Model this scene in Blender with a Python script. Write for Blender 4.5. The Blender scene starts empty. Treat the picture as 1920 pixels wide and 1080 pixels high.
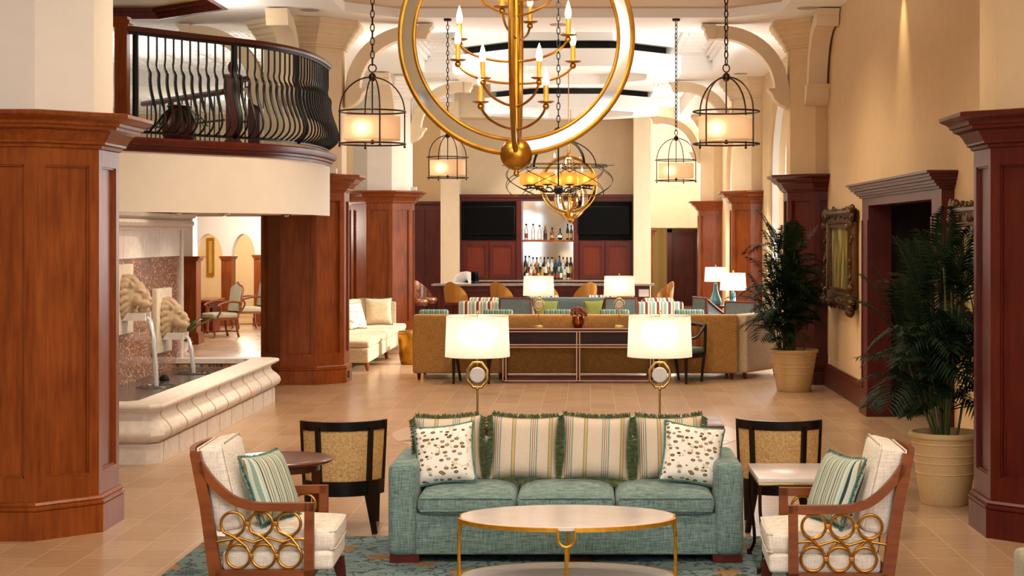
import bpy, bmesh, math, random
from mathutils import Vector, Matrix, Euler
R = math.radians
PI = math.pi
sin, cos = math.sin, math.cos
random.seed(11)
sc = bpy.context.scene
col = sc.collection
F, H = 3130.0, 2.13           # focal length in pixels of a 1920 wide frame, eye height


def at(px, py, Y):
    return Vector(((px - 1103) * Y / F, Y, H - (py - 440) * Y / F))


# ------------------------------------------------------------------ mesh builder
class MB:
    def __init__(s):
        s.v, s.f, s.m = [], [], []
        s.mi = 0
        s.M = Matrix.Identity(4)

    def add(s, vs, fs):
        b = len(s.v)
        M = s.M
        s.v.extend([M @ Vector(p) for p in vs])
        for f in fs:
            s.f.append([b + i for i in f])
            s.m.append(s.mi)
        return s

    def box(s, x0, x1, y0, y1, z0, z1):
        return s.add([(x0, y0, z0), (x1, y0, z0), (x1, y1, z0), (x0, y1, z0), (x0, y0, z1), (x1, y0, z1), (x1, y1, z1), (x0, y1, z1)],
                     [(0, 3, 2, 1), (4, 5, 6, 7), (0, 1, 5, 4), (1, 2, 6, 5), (2, 3, 7, 6), (3, 0, 4, 7)])

    def rbox(s, x0, x1, y0, y1, z0, z1, r=.02, seg=3):
        bm = bmesh.new()
        bmesh.ops.create_cube(bm, size=1)
        for v in bm.verts:
            v.co = Vector(((x0 + x1) / 2 + v.co.x * (x1 - x0), (y0 + y1) / 2 + v.co.y * (y1 - y0), (z0 + z1) / 2 + v.co.z * (z1 - z0)))
        r = min(r, .49 * min(x1 - x0, y1 - y0, z1 - z0))
        bmesh.ops.bevel(bm, geom=bm.edges[:], offset=r, segments=seg, profile=.5, affect='EDGES')
        bm.verts.index_update()
        s.add([v.co.copy() for v in bm.verts], [[v.index for v in f.verts] for f in bm.faces])
        bm.free()
        return s

    def soft(s, x0, x1, y0, y1, z0, z1, r=.03, crown=.03, n=10, axis=2):
        """cushion: rounded box whose big faces swell by `crown` along `axis`"""
        def ticks(a, b):
            rr = min(r, .45 * (b - a))
            t = [a, a + rr * .15, a + rr * .45, a + rr]
            t += [a + rr + (b - a - 2 * rr) * i / n for i in range(1, n)]
            return t + [b - rr, b - rr * .45, b - rr * .15, b]
        X, Y, Z = ticks(x0, x1), ticks(y0, y1), ticks(z0, z1)
        lo = (x0, y0, z0)
        hi = (x1, y1, z1)
        c = [(a + b) / 2 for a, b in zip(lo, hi)]
        hs = [(b - a) / 2 for a, b in zip(lo, hi)]

        def fix(p):
            q = [min(max(p[i], lo[i] + min(r, .45 * 2 * hs[i])), hi[i] - min(r, .45 * 2 * hs[i])) for i in range(3)]
            d = Vector([p[i] - q[i] for i in range(3)])
            if d.length > 1e-9:
                m = max(abs(d.x), abs(d.y), abs(d.z))
                d = d.normalized() * m
            p2 = [q[i] + d[i] for i in range(3)]
            o = [i for i in range(3) if i != axis]
            u = [(p2[i] - c[i]) / hs[i] for i in o]
            w = max(0, 1 - u[0] ** 4) * max(0, 1 - u[1] ** 4)
            t = (p2[axis] - c[axis]) / hs[axis]
            p2[axis] += crown * w * t
            return p2
        idx = {}
        vs, fs = [], []

        def vid(i, j, k):
            key = (i, j, k)
            if key not in idx:
                idx[key] = len(vs)
                vs.append(fix((X[i], Y[j], Z[k])))
            return idx[key]
        nx, ny, nz = len(X) - 1, len(Y) - 1, len(Z) - 1
        for i in range(nx):
            for j in range(ny):
                fs.append((vid(i, j, 0), vid(i, j + 1, 0), vid(i + 1, j + 1, 0), vid(i + 1, j, 0)))
                fs.append((vid(i, j, nz), vid(i + 1, j, nz), vid(i + 1, j + 1, nz), vid(i, j + 1, nz)))
        for i in range(nx):
            for k in range(nz):
                fs.append((vid(i, 0, k), vid(i + 1, 0, k), vid(i + 1, 0, k + 1), vid(i, 0, k + 1)))
                fs.append((vid(i, ny, k), vid(i, ny, k + 1), vid(i + 1, ny, k + 1), vid(i + 1, ny, k)))
        for j in range(ny):
            for k in range(nz):
                fs.append((vid(0, j, k), vid(0, j, k + 1), vid(0, j + 1, k + 1), vid(0, j + 1, k)))
                fs.append((vid(nx, j, k), vid(nx, j + 1, k), vid(nx, j + 1, k + 1), vid(nx, j, k + 1)))
        return s.add(vs, fs)

    def loft(s, rings, closed=True, caps=True, loop=False):
        n = len(rings[0])
        vs = [p for r in rings for p in r]
        fs = []
        L = len(rings)
        for i in range(L if loop else L - 1):
            a, b = i * n, ((i + 1) % L) * n
            for j in range(n if closed else n - 1):
                k = (j + 1) % n
                fs.append((a + j, a + k, b + k, b + j))
        if caps and not loop:
            fs.append(tuple(reversed(range(n))))
            fs.append(tuple(range((L - 1) * n, L * n)))
        return s.add(vs, fs)

    def cyl(s, p0, p1, r0, r1=None, n=12, caps=True):
        r1 = r0 if r1 is None else r1
        p0, p1 = Vector(p0), Vector(p1)
        q = (p1 - p0).to_track_quat('Z', 'Y')
        ring = lambda p, r: [p + q @ Vector((r * cos(2 * PI * i / n), r * sin(2 * PI * i / n), 0)) for i in range(n)]
        return s.loft([ring(p0, r0), ring(p1, r1)], caps=caps)

    def tube(s, pts, r, n=8, closed=False, flat=None):
        pts = [Vector(p) for p in pts]
        L = len(pts)
        rings = []
        nrm = None
        for i in range(L):
            if closed:
                t = pts[(i + 1) % L] - pts[i - 1]
            else:
                t = pts[min(i + 1, L - 1)] - pts[max(i - 1, 0)]
            t.normalize()
            if nrm is None:
                up = Vector((0, 0, 1)) if abs(t.z) < .9 else Vector((1, 0, 0))
                nrm = t.cross(up).normalized()
            else:
                nrm = (nrm - t * nrm.dot(t)).normalized()
            bi = t.cross(nrm)
            rr = r[i] if isinstance(r, (list, tuple)) else r
            rr2 = rr if flat is None else flat
            rings.append([pts[i] + nrm * rr * cos(2 * PI * j / n) + bi * rr2 * sin(2 * PI * j / n) for j in range(n)])
        return s.loft(rings, caps=not closed, loop=closed)

    def lathe(s, prof, n=24, c=(0, 0, 0), caps=True):
        c = Vector(c)
        rings = [[c + Vector((r * cos(2 * PI * i / n), r * sin(2 * PI * i / n), z)) for i in range(n)] for r, z in prof]
        return s.loft(rings, caps=caps)

    def prism(s, poly, a, b, axis='z'):
        """extrude 2D polygon: axis z -> (x,y); y -> (x,z); x -> (y,z)"""
        mk = {'z': lambda p, h: (p[0], p[1], h), 'y': lambda p, h: (p[0], h, p[1]), 'x': lambda p, h: (h, p[0], p[1])}[axis]
        n = len(poly)
        vs = [mk(p, a) for p in poly] + [mk(p, b) for p in poly]
        fs = [tuple(reversed(range(n))), tuple(range(n, 2 * n))]
        fs += [(i, (i + 1) % n, n + (i + 1) % n, n + i) for i in range(n)]
        return s.add(vs, fs)

    def strip(s, pts, w, t, axis='y', a=-.5, b=.5):
        """flat bar following a 2D polyline, thickness t in the plane, extruded from a to b along axis"""
        L = len(pts)
        up, dn = [], []
        for i in range(L):
            p, q = pts[max(i - 1, 0)], pts[min(i + 1, L - 1)]
            d = Vector((q[0] - p[0], q[1] - p[1])).normalized()
            nn = Vector((-d.y, d.x)) * t / 2
            up.append((pts[i][0] + nn.x, pts[i][1] + nn.y))
            dn.append((pts[i][0] - nn.x, pts[i][1] - nn.y))
        mk = {'z': lambda p, h: (p[0], p[1], h), 'y': lambda p, h: (p[0], h, p[1]), 'x': lambda p, h: (h, p[0], p[1])}[axis]
        rings = [[mk(up[i], a), mk(up[i], b), mk(dn[i], b), mk(dn[i], a)] for i in range(L)]
        return s.loft(rings)

    def torus(s, c, Rr, r, n=36, m=8, rot=None, flat=None):
        c = Vector(c)
        rot = rot or Matrix.Identity(3)
        rings = []
        for i in range(n):
            a = 2 * PI * i / n
            rings.append([c + rot @ Vector(((Rr + r * cos(2 * PI * j / m)) * cos(a), (Rr + r * cos(2 * PI * j / m)) * sin(a), (flat or r) * sin(2 * PI * j / m))) for j in range(m)])
        return s.loft(rings, loop=True)

    def ball(s, c, r, n=16, m=10):
        if not isinstance(r, (tuple, list)):
            r = (r, r, r)
        c = Vector(c)
        rings = []
        for i in range(m + 1):
            t = PI * i / m
            k = max(sin(t), .002)
            rings.append([c + Vector((r[0] * k * cos(2 * PI * j / n), r[1] * k * sin(2 * PI * j / n), -r[2] * cos(t))) for j in range(n)])
        return s.loft(rings)

    def build(s, name, mat, parent=None, smooth=True, angle=40):
        me = bpy.data.meshes.new(name)
        me.from_pydata([tuple(p) for p in s.v], [], s.f)
        mats = mat if isinstance(mat, (list, tuple)) else [mat]
        for m in mats:
            me.materials.append(m)
        if len(mats) > 1:
            me.polygons.foreach_set('material_index', s.m)
        bm = bmesh.new()
        bm.from_mesh(me)
        bmesh.ops.recalc_face_normals(bm, faces=bm.faces[:])
        if smooth:
            for f in bm.faces:
                f.smooth = True
            ca = R(angle)
            for e in bm.edges:
                if len(e.link_faces) == 2 and e.calc_face_angle(0) > ca:
                    e.smooth = False
        bm.to_mesh(me)
        bm.free()
        me.update()
        o = bpy.data.objects.new(name, me)
        col.objects.link(o)
        if parent is not None:
            o.parent = parent
        return o


def tag(o, label=None, cat=None, group=None, kind=None):
    if label:
        o['label'] = label
    if cat:
        o['category'] = cat
    if group:
        o['group'] = group
    if kind:
        o['kind'] = kind
    return o


def thing(name, label, cat, loc=(0, 0, 0), rz=0, group=None):
    o = bpy.data.objects.new(name, None)
    o.empty_display_size = .1
    col.objects.link(o)
    o.location = loc
    o.rotation_euler = (0, 0, rz)
    return tag(o, label, cat, group)


def copy_tree(o, loc=None, rz=None, label=None, parent=None, scale=None):
    c = o.copy()
    col.objects.link(c)
    if parent is not None:
        c.parent = parent
    if loc is not None:
        c.location = loc
    if rz is not None:
        c.rotation_euler = (0, 0, rz)
    if scale is not None:
        c.scale = (scale,) * 3
    if label:
        c['label'] = label
    for ch in list(o.children):
        copy_tree(ch, parent=c)
    return c


def struct(o):
    o['kind'] = 'structure'
    return o


def spline(pts, n=8):
    pts = [Vector(p) for p in pts]
    out = []
    for i in range(len(pts) - 1):
        p0, p1, p2, p3 = pts[max(i - 1, 0)], pts[i], pts[i + 1], pts[min(i + 2, len(pts) - 1)]
        for k in range(n):
            t = k / n
            out.append(.5 * ((2 * p1) + (p2 - p0) * t + (2 * p0 - 5 * p1 + 4 * p2 - p3) * t * t + (3 * p1 - p0 - 3 * p2 + p3) * t ** 3))
    out.append(pts[-1])
    return out


ORD = ['first', 'second', 'third', 'fourth', 'fifth', 'sixth', 'seventh', 'eighth', 'ninth', 'tenth', 'eleventh', 'twelfth', 'thirteenth', 'fourteenth']


# ------------------------------------------------------------------ materials
def lin(h):
    h = h.lstrip('#')
    o = []
    for i in (0, 2, 4):
        c = int(h[i:i + 2], 16) / 255
        o.append(c / 12.92 if c <= .04045 else ((c + .055) / 1.055) ** 2.4)
    return (*o, 1)


class NT:
    def __init__(s, name):
        s.mat = bpy.data.materials.new(name)
        s.mat.use_nodes = True
        s.t = s.mat.node_tree
        s.b = s.t.nodes['Principled BSDF']
        s.out = s.t.nodes['Material Output']

    def n(s, typ, **kw):
        nd = s.t.nodes.new(typ)
        for k, v in kw.items():
            if hasattr(nd, k) and not k.startswith('i_'):
                setattr(nd, k, v)
        return nd

    def link(s, a, b):
        s.t.links.new(a, b)

    def setv(s, nd, **kw):
        for k, v in kw.items():
            nd.inputs[k.replace('_', ' ')].default_value = v
        return nd

    def coord(s, scale=(1, 1, 1), rot=(0, 0, 0), loc=(0, 0, 0)):
        tc = s.n('ShaderNodeTexCoord')
        mp = s.n('ShaderNodeMapping')
        mp.inputs['Scale'].default_value = scale
        mp.inputs['Rotation'].default_value = rot
        mp.inputs['Location'].default_value = loc
        s.link(tc.outputs['Object'], mp.inputs['Vector'])
        return mp.outputs['Vector']

    def noise(s, vec, scale=5, detail=4, rough=.5):
        nd = s.n('ShaderNodeTexNoise')
        s.setv(nd, Scale=scale, Detail=detail, Roughness=rough)
        s.link(vec, nd.inputs['Vector'])
        return nd.outputs['Fac']

    def ramp(s, fac, stops, interp='LINEAR'):
        nd = s.n('ShaderNodeValToRGB')
        cr = nd.color_ramp
        cr.interpolation = interp
        while len(cr.elements) > 1:
            cr.elements.remove(cr.elements[-1])
        for i, (p, c) in enumerate(stops):
            e = cr.elements[0] if i == 0 else cr.elements.new(p)
            e.position = p
            e.color = c if len(c) == 4 else (*c, 1)
        s.link(fac, nd.inputs['Fac'])
        return nd.outputs['Color']

    def math(s, op, a, b=None, c=None):
        nd = s.n('ShaderNodeMath')
        nd.operation = op
        for i, x in enumerate((a, b, c)):
            if x is None:
                continue
            if isinstance(x, (int, float)):
                nd.inputs[i].default_value = x
            else:
                s.link(x, nd.inputs[i])
        return nd.outputs[0]

    def mix(s, fac, a, b, mode='MIX'):
        nd = s.n('ShaderNodeMix', data_type='RGBA', blend_type=mode)
        for sock, x in ((nd.inputs['Factor'], fac), (nd.inputs['A'], a), (nd.inputs['B'], b)):
            pass
        ins = [i for i in nd.inputs if i.enabled]
        for sock, x in zip(ins, (fac, a, b)):
            if isinstance(x, (int, float)):
                sock.default_value = x
            elif isinstance(x, tuple):
                sock.default_value = x
            else:
                s.link(x, sock)
        return [o for o in nd.outputs if o.enabled][0]

    def sep(s, vec):
        nd = s.n('ShaderNodeSeparateXYZ')
        s.link(vec, nd.inputs[0])
        return nd.outputs

    def bump(s, h, strength=.2, dist=.01):
        nd = s.n('ShaderNodeBump')
        s.setv(nd, Strength=strength, Distance=dist)
        s.link(h, nd.inputs['Height'])
        s.link(nd.outputs[0], s.b.inputs['Normal'])

    def base(s, c):
        if isinstance(c, tuple):
            s.b.inputs['Base Color'].default_value = c
        else:
            s.link(c, s.b.inputs['Base Color'])

    def p(s, rough=.5, metal=0, coat=0, spec=.5):
        s.b.inputs['Roughness'].default_value = rough
        s.b.inputs['Metallic'].default_value = metal
        s.b.inputs['Coat Weight'].default_value = coat
        s.b.inputs['Coat Roughness'].default_value = .15
        s.b.inputs['Specular IOR Level'].default_value = spec
        return s.mat


def plain(name, c, rough=.5, metal=0, coat=0, spec=.5, noise=.0, scale=8, bump=0):
    t = NT(name)
    c = lin(c)
    if noise or bump:
        f = t.noise(t.coord(), scale, 5)
        d = tuple(x * (1 - noise) for x in c[:3]) + (1,)
        u = tuple(min(1, x * (1 + noise)) for x in c[:3]) + (1,)
        t.base(t.ramp(f, [(.3, d), (.7, u)]))
        if bump:
            t.bump(f, bump)
    else:
        t.base(c)
    return t.p(rough, metal, coat, spec)


def wood(name, c1, c2, rough=.3, coat=.4, axis='z', scale=3):
    t = NT(name)
    sc3 = {'z': (9, 9, .8), 'x': (.8, 9, 9), 'y': (9, .8, 9)}[axis]
    f = t.noise(t.coord(sc3), scale, 6, .6)
    g = t.noise(t.coord((1.2, 1.2, 1.2)), 2.2, 3)
    f = t.math('ADD', t.math('MULTIPLY', f, .65), t.math('MULTIPLY', g, .35))
    t.base(t.ramp(f, [(.32, lin(c1)), (.68, lin(c2))]))
    return t.p(rough, 0, coat, .32)


def weave(name, c1, c2, s1=60, rough=.9, bump=.25, c3=None):
    """slubby woven cloth: two crossed stretched noises"""
    t = NT(name)
    a = t.noise(t.coord((s1 * 4, s1 * 4, s1 * .35)), 1, 2)
    b = t.noise(t.coord((s1 * .35, s1 * .35, s1 * 4)), 1, 2)
    f = t.math('MULTIPLY', t.math('ADD', a, b), .5)
    t.base(t.ramp(f, [(.36, lin(c1)), (.64, lin(c2))] if c3 is None else [(.34, lin(c1)), (.5, lin(c2)), (.66, lin(c3))]))
    t.bump(f, bump, .004)
    m = t.p(rough, 0, 0, .25)
    t.b.inputs['Sheen Weight'].default_value = .15
    return m


def stripes(name, period, stops, axis=0, rough=.9, off=0, noise=.05):
    t = NT(name)
    x = t.sep(t.coord())[axis]
    fr = t.math('FRACT', t.math('ADD', t.math('DIVIDE', x, period), off + 100))
    c = t.ramp(fr, [(p, lin(h)) for p, h in stops], 'CONSTANT')
    w = t.noise(t.coord((200, 200, 200)), 1, 2)
    c = t.mix(.35, c, t.ramp(w, [(.3, (.6, .6, .6)), (.7, (1.2, 1.2, 1.2))]), 'MULTIPLY')
    t.base(c)
    t.bump(w, .15, .003)
    return t.p(rough, 0, 0, .2)


def emit(name, c, strength):
    t = NT(name)
    t.base((0, 0, 0, 1))
    t.b.inputs['Emission Color'].default_value = lin(c)
    t.b.inputs['Emission Strength'].default_value = strength
    return t.p(.5)


def shade_mat(name, c, glow, e=.0):
    """lamp shade cloth: light from the bulb inside comes through it"""
    t = NT(name)
    t.b.inputs['Base Color'].default_value = lin(c)
    t.p(.9, 0, 0, .1)
    tr = t.n('ShaderNodeBsdfTranslucent')
    tr.inputs['Color'].default_value = lin(c)
    mx = t.n('ShaderNodeMixShader')
    mx.inputs[0].default_value = glow
    rf = t.n('ShaderNodeBsdfRefraction')             # cloth scatters the bulb's light mostly forward
    rf.inputs['Color'].default_value = lin(c)
    rf.inputs['Roughness'].default_value = .9
    rf.inputs['IOR'].default_value = 1.35
    m2 = t.n('ShaderNodeMixShader')
    m2.inputs[0].default_value = .35
    t.link(tr.outputs[0], m2.inputs[1])
    t.link(rf.outputs[0], m2.inputs[2])
    t.link(t.b.outputs[0], mx.inputs[1])
    t.link(m2.outputs[0], mx.inputs[2])
    t.link(mx.outputs[0], t.out.inputs['Surface'])
    t.b.inputs['Emission Color'].default_value = lin(c)
    t.b.inputs['Emission Strength'].default_value = e
    return t.mat


def glass(name, c, rough=.05):
    t = NT(name)
    t.base(lin(c))
    t.b.inputs['Transmission Weight'].default_value = .9
    t.b.inputs['IOR'].default_value = 1.45
    return t.p(rough)


M = {}
M['wood'] = wood('cherry_wood', '#662a0a', '#954c18', .36, .06)
M['wood_dark'] = wood('dark_cherry_wood', '#400c06', '#5c1a0a', .4, .04)
M['wood_chair'] = wood('chair_walnut', '#602c0d', '#844519', .42, 0, 'x')
M['wood_black'] = wood('ebonised_wood', '#0c0605', '#170c09', .3, .2)
M['wood_table'] = wood('round_table_mahogany', '#4a1f0d', '#632c13', .3, .15, 'x')
M['plaster'] = plain('cream_plaster', '#dcc7a6', .85, noise=.03, scale=6)
M['plaster_white'] = plain('ivory_plaster', '#e6ddd0', .8, noise=.02, scale=5)
M['plaster_tan'] = plain('tan_plaster', '#d2b48a', .85, noise=.03, scale=6)
M['ceiling_white'] = plain('ceiling_white', '#f0eeea', .8)
M['ceiling_tan'] = plain('ceiling_beige', '#c9b295', .8)
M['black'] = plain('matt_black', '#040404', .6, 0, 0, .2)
M['iron'] = plain('black_iron', '#050506', .4, 0, 0, .3)
M['bronze'] = plain('dark_bronze', '#3a2517', .4, .8)
M['gold'] = plain('antique_gold', '#b5822f', .33, 1, noise=.18, scale=12)
M['gold_rod'] = plain('gilded_rod', '#a8722a', .3, .9, noise=.12, scale=20)
M['gold_leaf'] = plain('gold_leaf_iron', '#d39a2e', .38, .85, noise=.15, scale=25)
M['brass'] = plain('brass', '#c9aa62', .25, 1)
M['mirror'] = plain('mirror_glass', '#c9c6c0', .05, 1)
M['marble'] = plain('pale_marble', '#d3c6c0', .2, noise=.06, scale=4)
M['bar_stone'] = plain('bar_granite', '#8d8173', .2, noise=.15, scale=20)
M['travertine'] = plain('travertine', '#dacfc5', .6, noise=.1, scale=14, bump=.15)
M['stone'] = plain('carved_stone', '#b39a7c', .8, noise=.14, scale=20, bump=.3)
M['plaque'] = plain('plaque_stone', '#cfc0aa', .7, noise=.1, scale=14, bump=.15)
M['white'] = plain('white_ceramic', '#e8e4de', .3)
M['cream_linen'] = weave('cream_linen', '#c9bba8', '#e7dfd3', 45)
M['teal'] = weave('teal_linen', '#455a57', '#6a827b', 40, c3='#899b94')
M['tan_weave'] = weave('tan_upholstery', '#946730', '#bd8e51', 30)
M['beige_weave'] = weave('beige_upholstery', '#b49a78', '#d3bf9f', 30)
M['grey_weave'] = weave('grey_blue_cloth', '#4d5855', '#666f6b', 40)
M['green_velvet'] = plain('lime_velvet', '#7b7d30', .8, noise=.1, scale=10)
M['green_seat'] = plain('sage_seat', '#5f7262', .8, noise=.08, scale=30)
M['sage'] = weave('sage_cloth', '#8f8a70', '#aca78c', 40)
M['leather'] = plain('gold_leather', '#a06a24', .3, .25, .3, noise=.08, scale=3)
M['leather_brown'] = plain('brown_leather', '#7a4520', .28, .1, .4, noise=.08, scale=3)
M['black_panel'] = plain('black_panel', '#080605', .6, 0, 0, .06)
M['screen'] = plain('tv_glass', '#020202', .3, 0, 0, .08)
M['copper'] = plain('copper', '#a8643a', .2, 1)
M['flower'] = plain('russet_petals', '#7d3a1a', .8, noise=.3, scale=30)
M['leaf'] = plain('palm_leaf', '#0f210b', .6, noise=.4, scale=5, spec=.15)
M['leaf_light'] = plain('leaf_green', '#3c6a2a', .5, noise=.2, scale=6)
M['cane_stem'] = plain('palm_cane', '#4b5426', .5, noise=.3, scale=12)
M['soil'] = plain('soil', '#241812', .95, noise=.3, scale=30)
M['pot'] = plain('sand_pot', '#c4a473', .75, noise=.08, scale=60, bump=.15)
M['bulb'] = emit('candle_bulb', '#ffdca0', 28)
M['candle'] = plain('candle_sleeve', '#d9a63e', .4, .3)
M['shade'] = shade_mat('ivory_lamp_shade', '#fdf2e0', .5, .12)
M['shade_pendant'] = shade_mat('taupe_drum_shade', '#e2c3a0', .5, .22)
M['shade_amber'] = shade_mat('amber_shade', '#e2ab58', .5, .3)
M['shade_white'] = shade_mat('white_lamp_shade', '#f8f4ea', .5, .25)
M['blue_glass'] = plain('blue_ceramic', '#4d8fa0', .15, 0, .5)
M['quartz'] = plain('white_quartz', '#d9cfc8', .4, noise=.06, scale=60)
M['fringe'] = plain('olive_fringe', '#5b6440', .9, noise=.45, scale=40)
M['fringe_teal'] = plain('teal_fringe', '#4a7369', .9, noise=.4, scale=40)
M['olive_wall'] = stripes('olive_wallpaper', .3, [(0, '#a8915c'), (.5, '#b29b66')])
M['gold_ceiling'] = plain('gold_ceiling', '#b08a3c', .6, noise=.06)
M['grille'] = plain('speaker_grille', '#b3a695', .7)
M['lamp_on'] = emit('lit_downlight', '#ffe6bd', 12)
M['chrome'] = plain('chrome', '#d8d8d8', .1, 1)
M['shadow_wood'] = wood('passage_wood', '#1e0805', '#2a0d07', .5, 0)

# cane webbing
t = NT('cane_webbing')
a = t.sep(t.coord((1, 1, 1)))
u = t.math('SINE', t.math('MULTIPLY', t.math('ADD', a[0], a[2]), 330))
v = t.math('SINE', t.math('MULTIPLY', t.math('SUBTRACT', a[0], a[2]), 330))
f = t.math('MULTIPLY', u, v)
n_ = t.noise(t.coord((60, 60, 60)), 1, 3)
f2 = t.math('ADD', t.math('MULTIPLY', f, .35), n_)
t.base(t.ramp(f2, [(.25, lin('#9a7040')), (.5, lin('#c99c60')), (.8, lin('#e2bd80'))]))
t.bump(f, .3, .004)
M['cane'] = t.p(.55)

# floor: 12 x 24 inch tiles in running bond along the room
t = NT('floor_tile')
tc = t.coord()
s_ = t.sep(tc)
cb = t.n('ShaderNodeCombineXYZ')
t.link(s_[1], cb.inputs[0])
t.link(t.math('SUBTRACT', s_[0], .03), cb.inputs[1])
br = t.n('ShaderNodeTexBrick')
br.offset = .5
t.link(cb.outputs[0], br.inputs['Vector'])
for k, v in (('Scale', 1), ('Mortar Size', .0022), ('Mortar Smooth', .1), ('Brick Width', .61), ('Row Height', .305), ('Bias', 0)):
    br.inputs[k].default_value = v
br.inputs['Color1'].default_value = lin('#b08f70')
br.inputs['Color2'].default_value = lin('#bc9b7b')
br.inputs['Mortar'].default_value = lin('#d8c2a6')
g = t.noise(t.coord((3, 26, 1)), 1.6, 6, .62)
g2 = t.noise(t.coord((1, 1, 1)), 1.3, 3)
cc = t.mix(.4, br.outputs['Color'], t.ramp(g, [(.3, (.55, .5, .45)), (.72, (1.12, 1.12, 1.12))]), 'MULTIPLY')
cc = t.mix(.2, cc, t.ramp(g2, [(.3, (.7, .68, .65)), (.7, (1.1, 1.1, 1.1))]), 'MULTIPLY')
t.base(cc)
t.bump(br.outputs['Fac'], -.15, .004)
M['floor'] = t.p(.24, 0, 0, .5)

# copper glass mosaic
def mosaic(name, su, sv, iu, iv, ramp_):
    t = NT(name)
    a = t.sep(t.coord())
    u = t.math('DIVIDE', a[iu], su)
    v = t.math('DIVIDE', a[iv], sv)
    row = t.math('FLOOR', v)
    u = t.math('ADD', u, t.math('MULTIPLY', row, .37))
    cb = t.n('ShaderNodeCombineXYZ')
    t.link(t.math('FLOOR', u), cb.inputs[0])
    t.link(row, cb.inputs[1])
    wn = t.n('ShaderNodeTexWhiteNoise')
    wn.noise_dimensions = '2D'
    t.link(cb.outputs[0], wn.inputs['Vector'])
    c = t.ramp(wn.outputs['Value'], ramp_, 'CONSTANT')
    fu, fv = t.math('FRACT', u), t.math('FRACT', v)
    e = t.math('MINIMUM', t.math('MINIMUM', fu, t.math('SUBTRACT', 1, fu)), t.math('MINIMUM', fv, t.math('SUBTRACT', 1, fv)))
    k = t.math('GREATER_THAN', e, .09)
    t.base(t.mix(k, lin('#a08a78'), c))
    t.bump(k, .3, .003)
    return t.p(.18, .25, .3)


MR = [(0, lin('#8a4a26')), (.2, lin('#b06a3a')), (.38, lin('#6e6a78')), (.5, lin('#c98a58')), (.62, lin('#5c2f1c')), (.76, lin('#a8624a')), (.88, lin('#d9b08a'))]
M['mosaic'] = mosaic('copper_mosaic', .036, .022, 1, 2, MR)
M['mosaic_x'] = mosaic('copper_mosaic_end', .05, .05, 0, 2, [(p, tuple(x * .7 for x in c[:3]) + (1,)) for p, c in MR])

# fountain water
t = NT('fountain_water')
f = t.noise(t.coord((4, 9, 1)), 2.2, 5, .6)
t.base(t.ramp(f, [(.4, lin('#1a1310')), (.7, lin('#4a3a30'))]))
t.bump(f, .9, .06)
M['water'] = t.p(.06, 0, .3, .6)
t = NT('falling_water')
f = t.noise(t.coord((40, 40, 3)), 1, 3)
t.base(lin('#eef2f4'))
t.b.inputs['Transmission Weight'].default_value = .55
t.bump(f, .8, .02)
M['stream'] = t.p(.12)

M['tin'] = plain('pressed_tin', '#f0efec', .5)

# leaf print
t = NT('leaf_print_cotton')
vec = t.coord((21, 21, 34), (0, R(35), 0))
nd = t.n('ShaderNodeTexVoronoi')
nd.inputs['Scale'].default_value = 1
nd.inputs['Randomness'].default_value = .75
t.link(vec, nd.inputs['Vector'])
k = t.math('LESS_THAN', nd.outputs['Distance'], .33)
rim = t.math('LESS_THAN', nd.outputs['Distance'], .2)
hue = t.sep(nd.outputs['Color'])[0]
lc = t.ramp(hue, [(0, lin('#6b4a24')), (.3, lin('#8a7a3e')), (.55, lin('#7d8f8c')), (.75, lin('#4a3018')), (.9, lin('#a39a62'))], 'CONSTANT')
lc2 = t.mix(.5, lc, lin('#b7a678'))
nz = t.noise(t.coord((9, 9, 9)), 1, 2)
vine = t.math('LESS_THAN', t.math('ABSOLUTE', t.math('SUBTRACT', nz, .5)), .006)
bs = t.mix(vine, lin('#ece5da'), lin('#bcae88'))
t.base(t.mix(k, bs, t.mix(rim, lc, lc2)))
M['leafprint'] = t.p(.9, 0, 0, .2)

M['pillow_stripe'] = stripes('damask_stripe', .245, [
    (0, '#cdbba6'), (.16, '#7d958c'), (.19, '#cdbba6'), (.22, '#8a5a45'), (.245, '#d8cdb9'), (.27, '#8a5a45'), (.295, '#d8cdb9'), (.32, '#7d958c'), (.36, '#cdbba6'),
    (.66, '#6f7f80'), (.68, '#c3a464'), (.745, '#6f7f80'), (.765, '#cdbba6')])
M['pillow_stripe_teal'] = stripes('teal_stripe', .075, [
    (0, '#aab5a3'), (.18, '#2a3f43'), (.28, '#bcc0ad'), (.45, '#8a6743'), (.55, '#bcc0ad'), (.68, '#7d968c'), (.85, '#c4c3b0')], 0)
M['club_stripe'] = stripes('club_stripe', .21, [(0, '#ded6c4'), (.15, '#7a3b2c'), (.38, '#ded6c4'), (.52, '#84a39b'), (.76, '#c9bd9f'), (.9, '#9a7a58')])
M['teal_stripe'] = stripes('seat_stripe', .09, [(0, '#587a73'), (.3, '#738f85'), (.5, '#3d5b56'), (.7, '#8b9878')])

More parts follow.
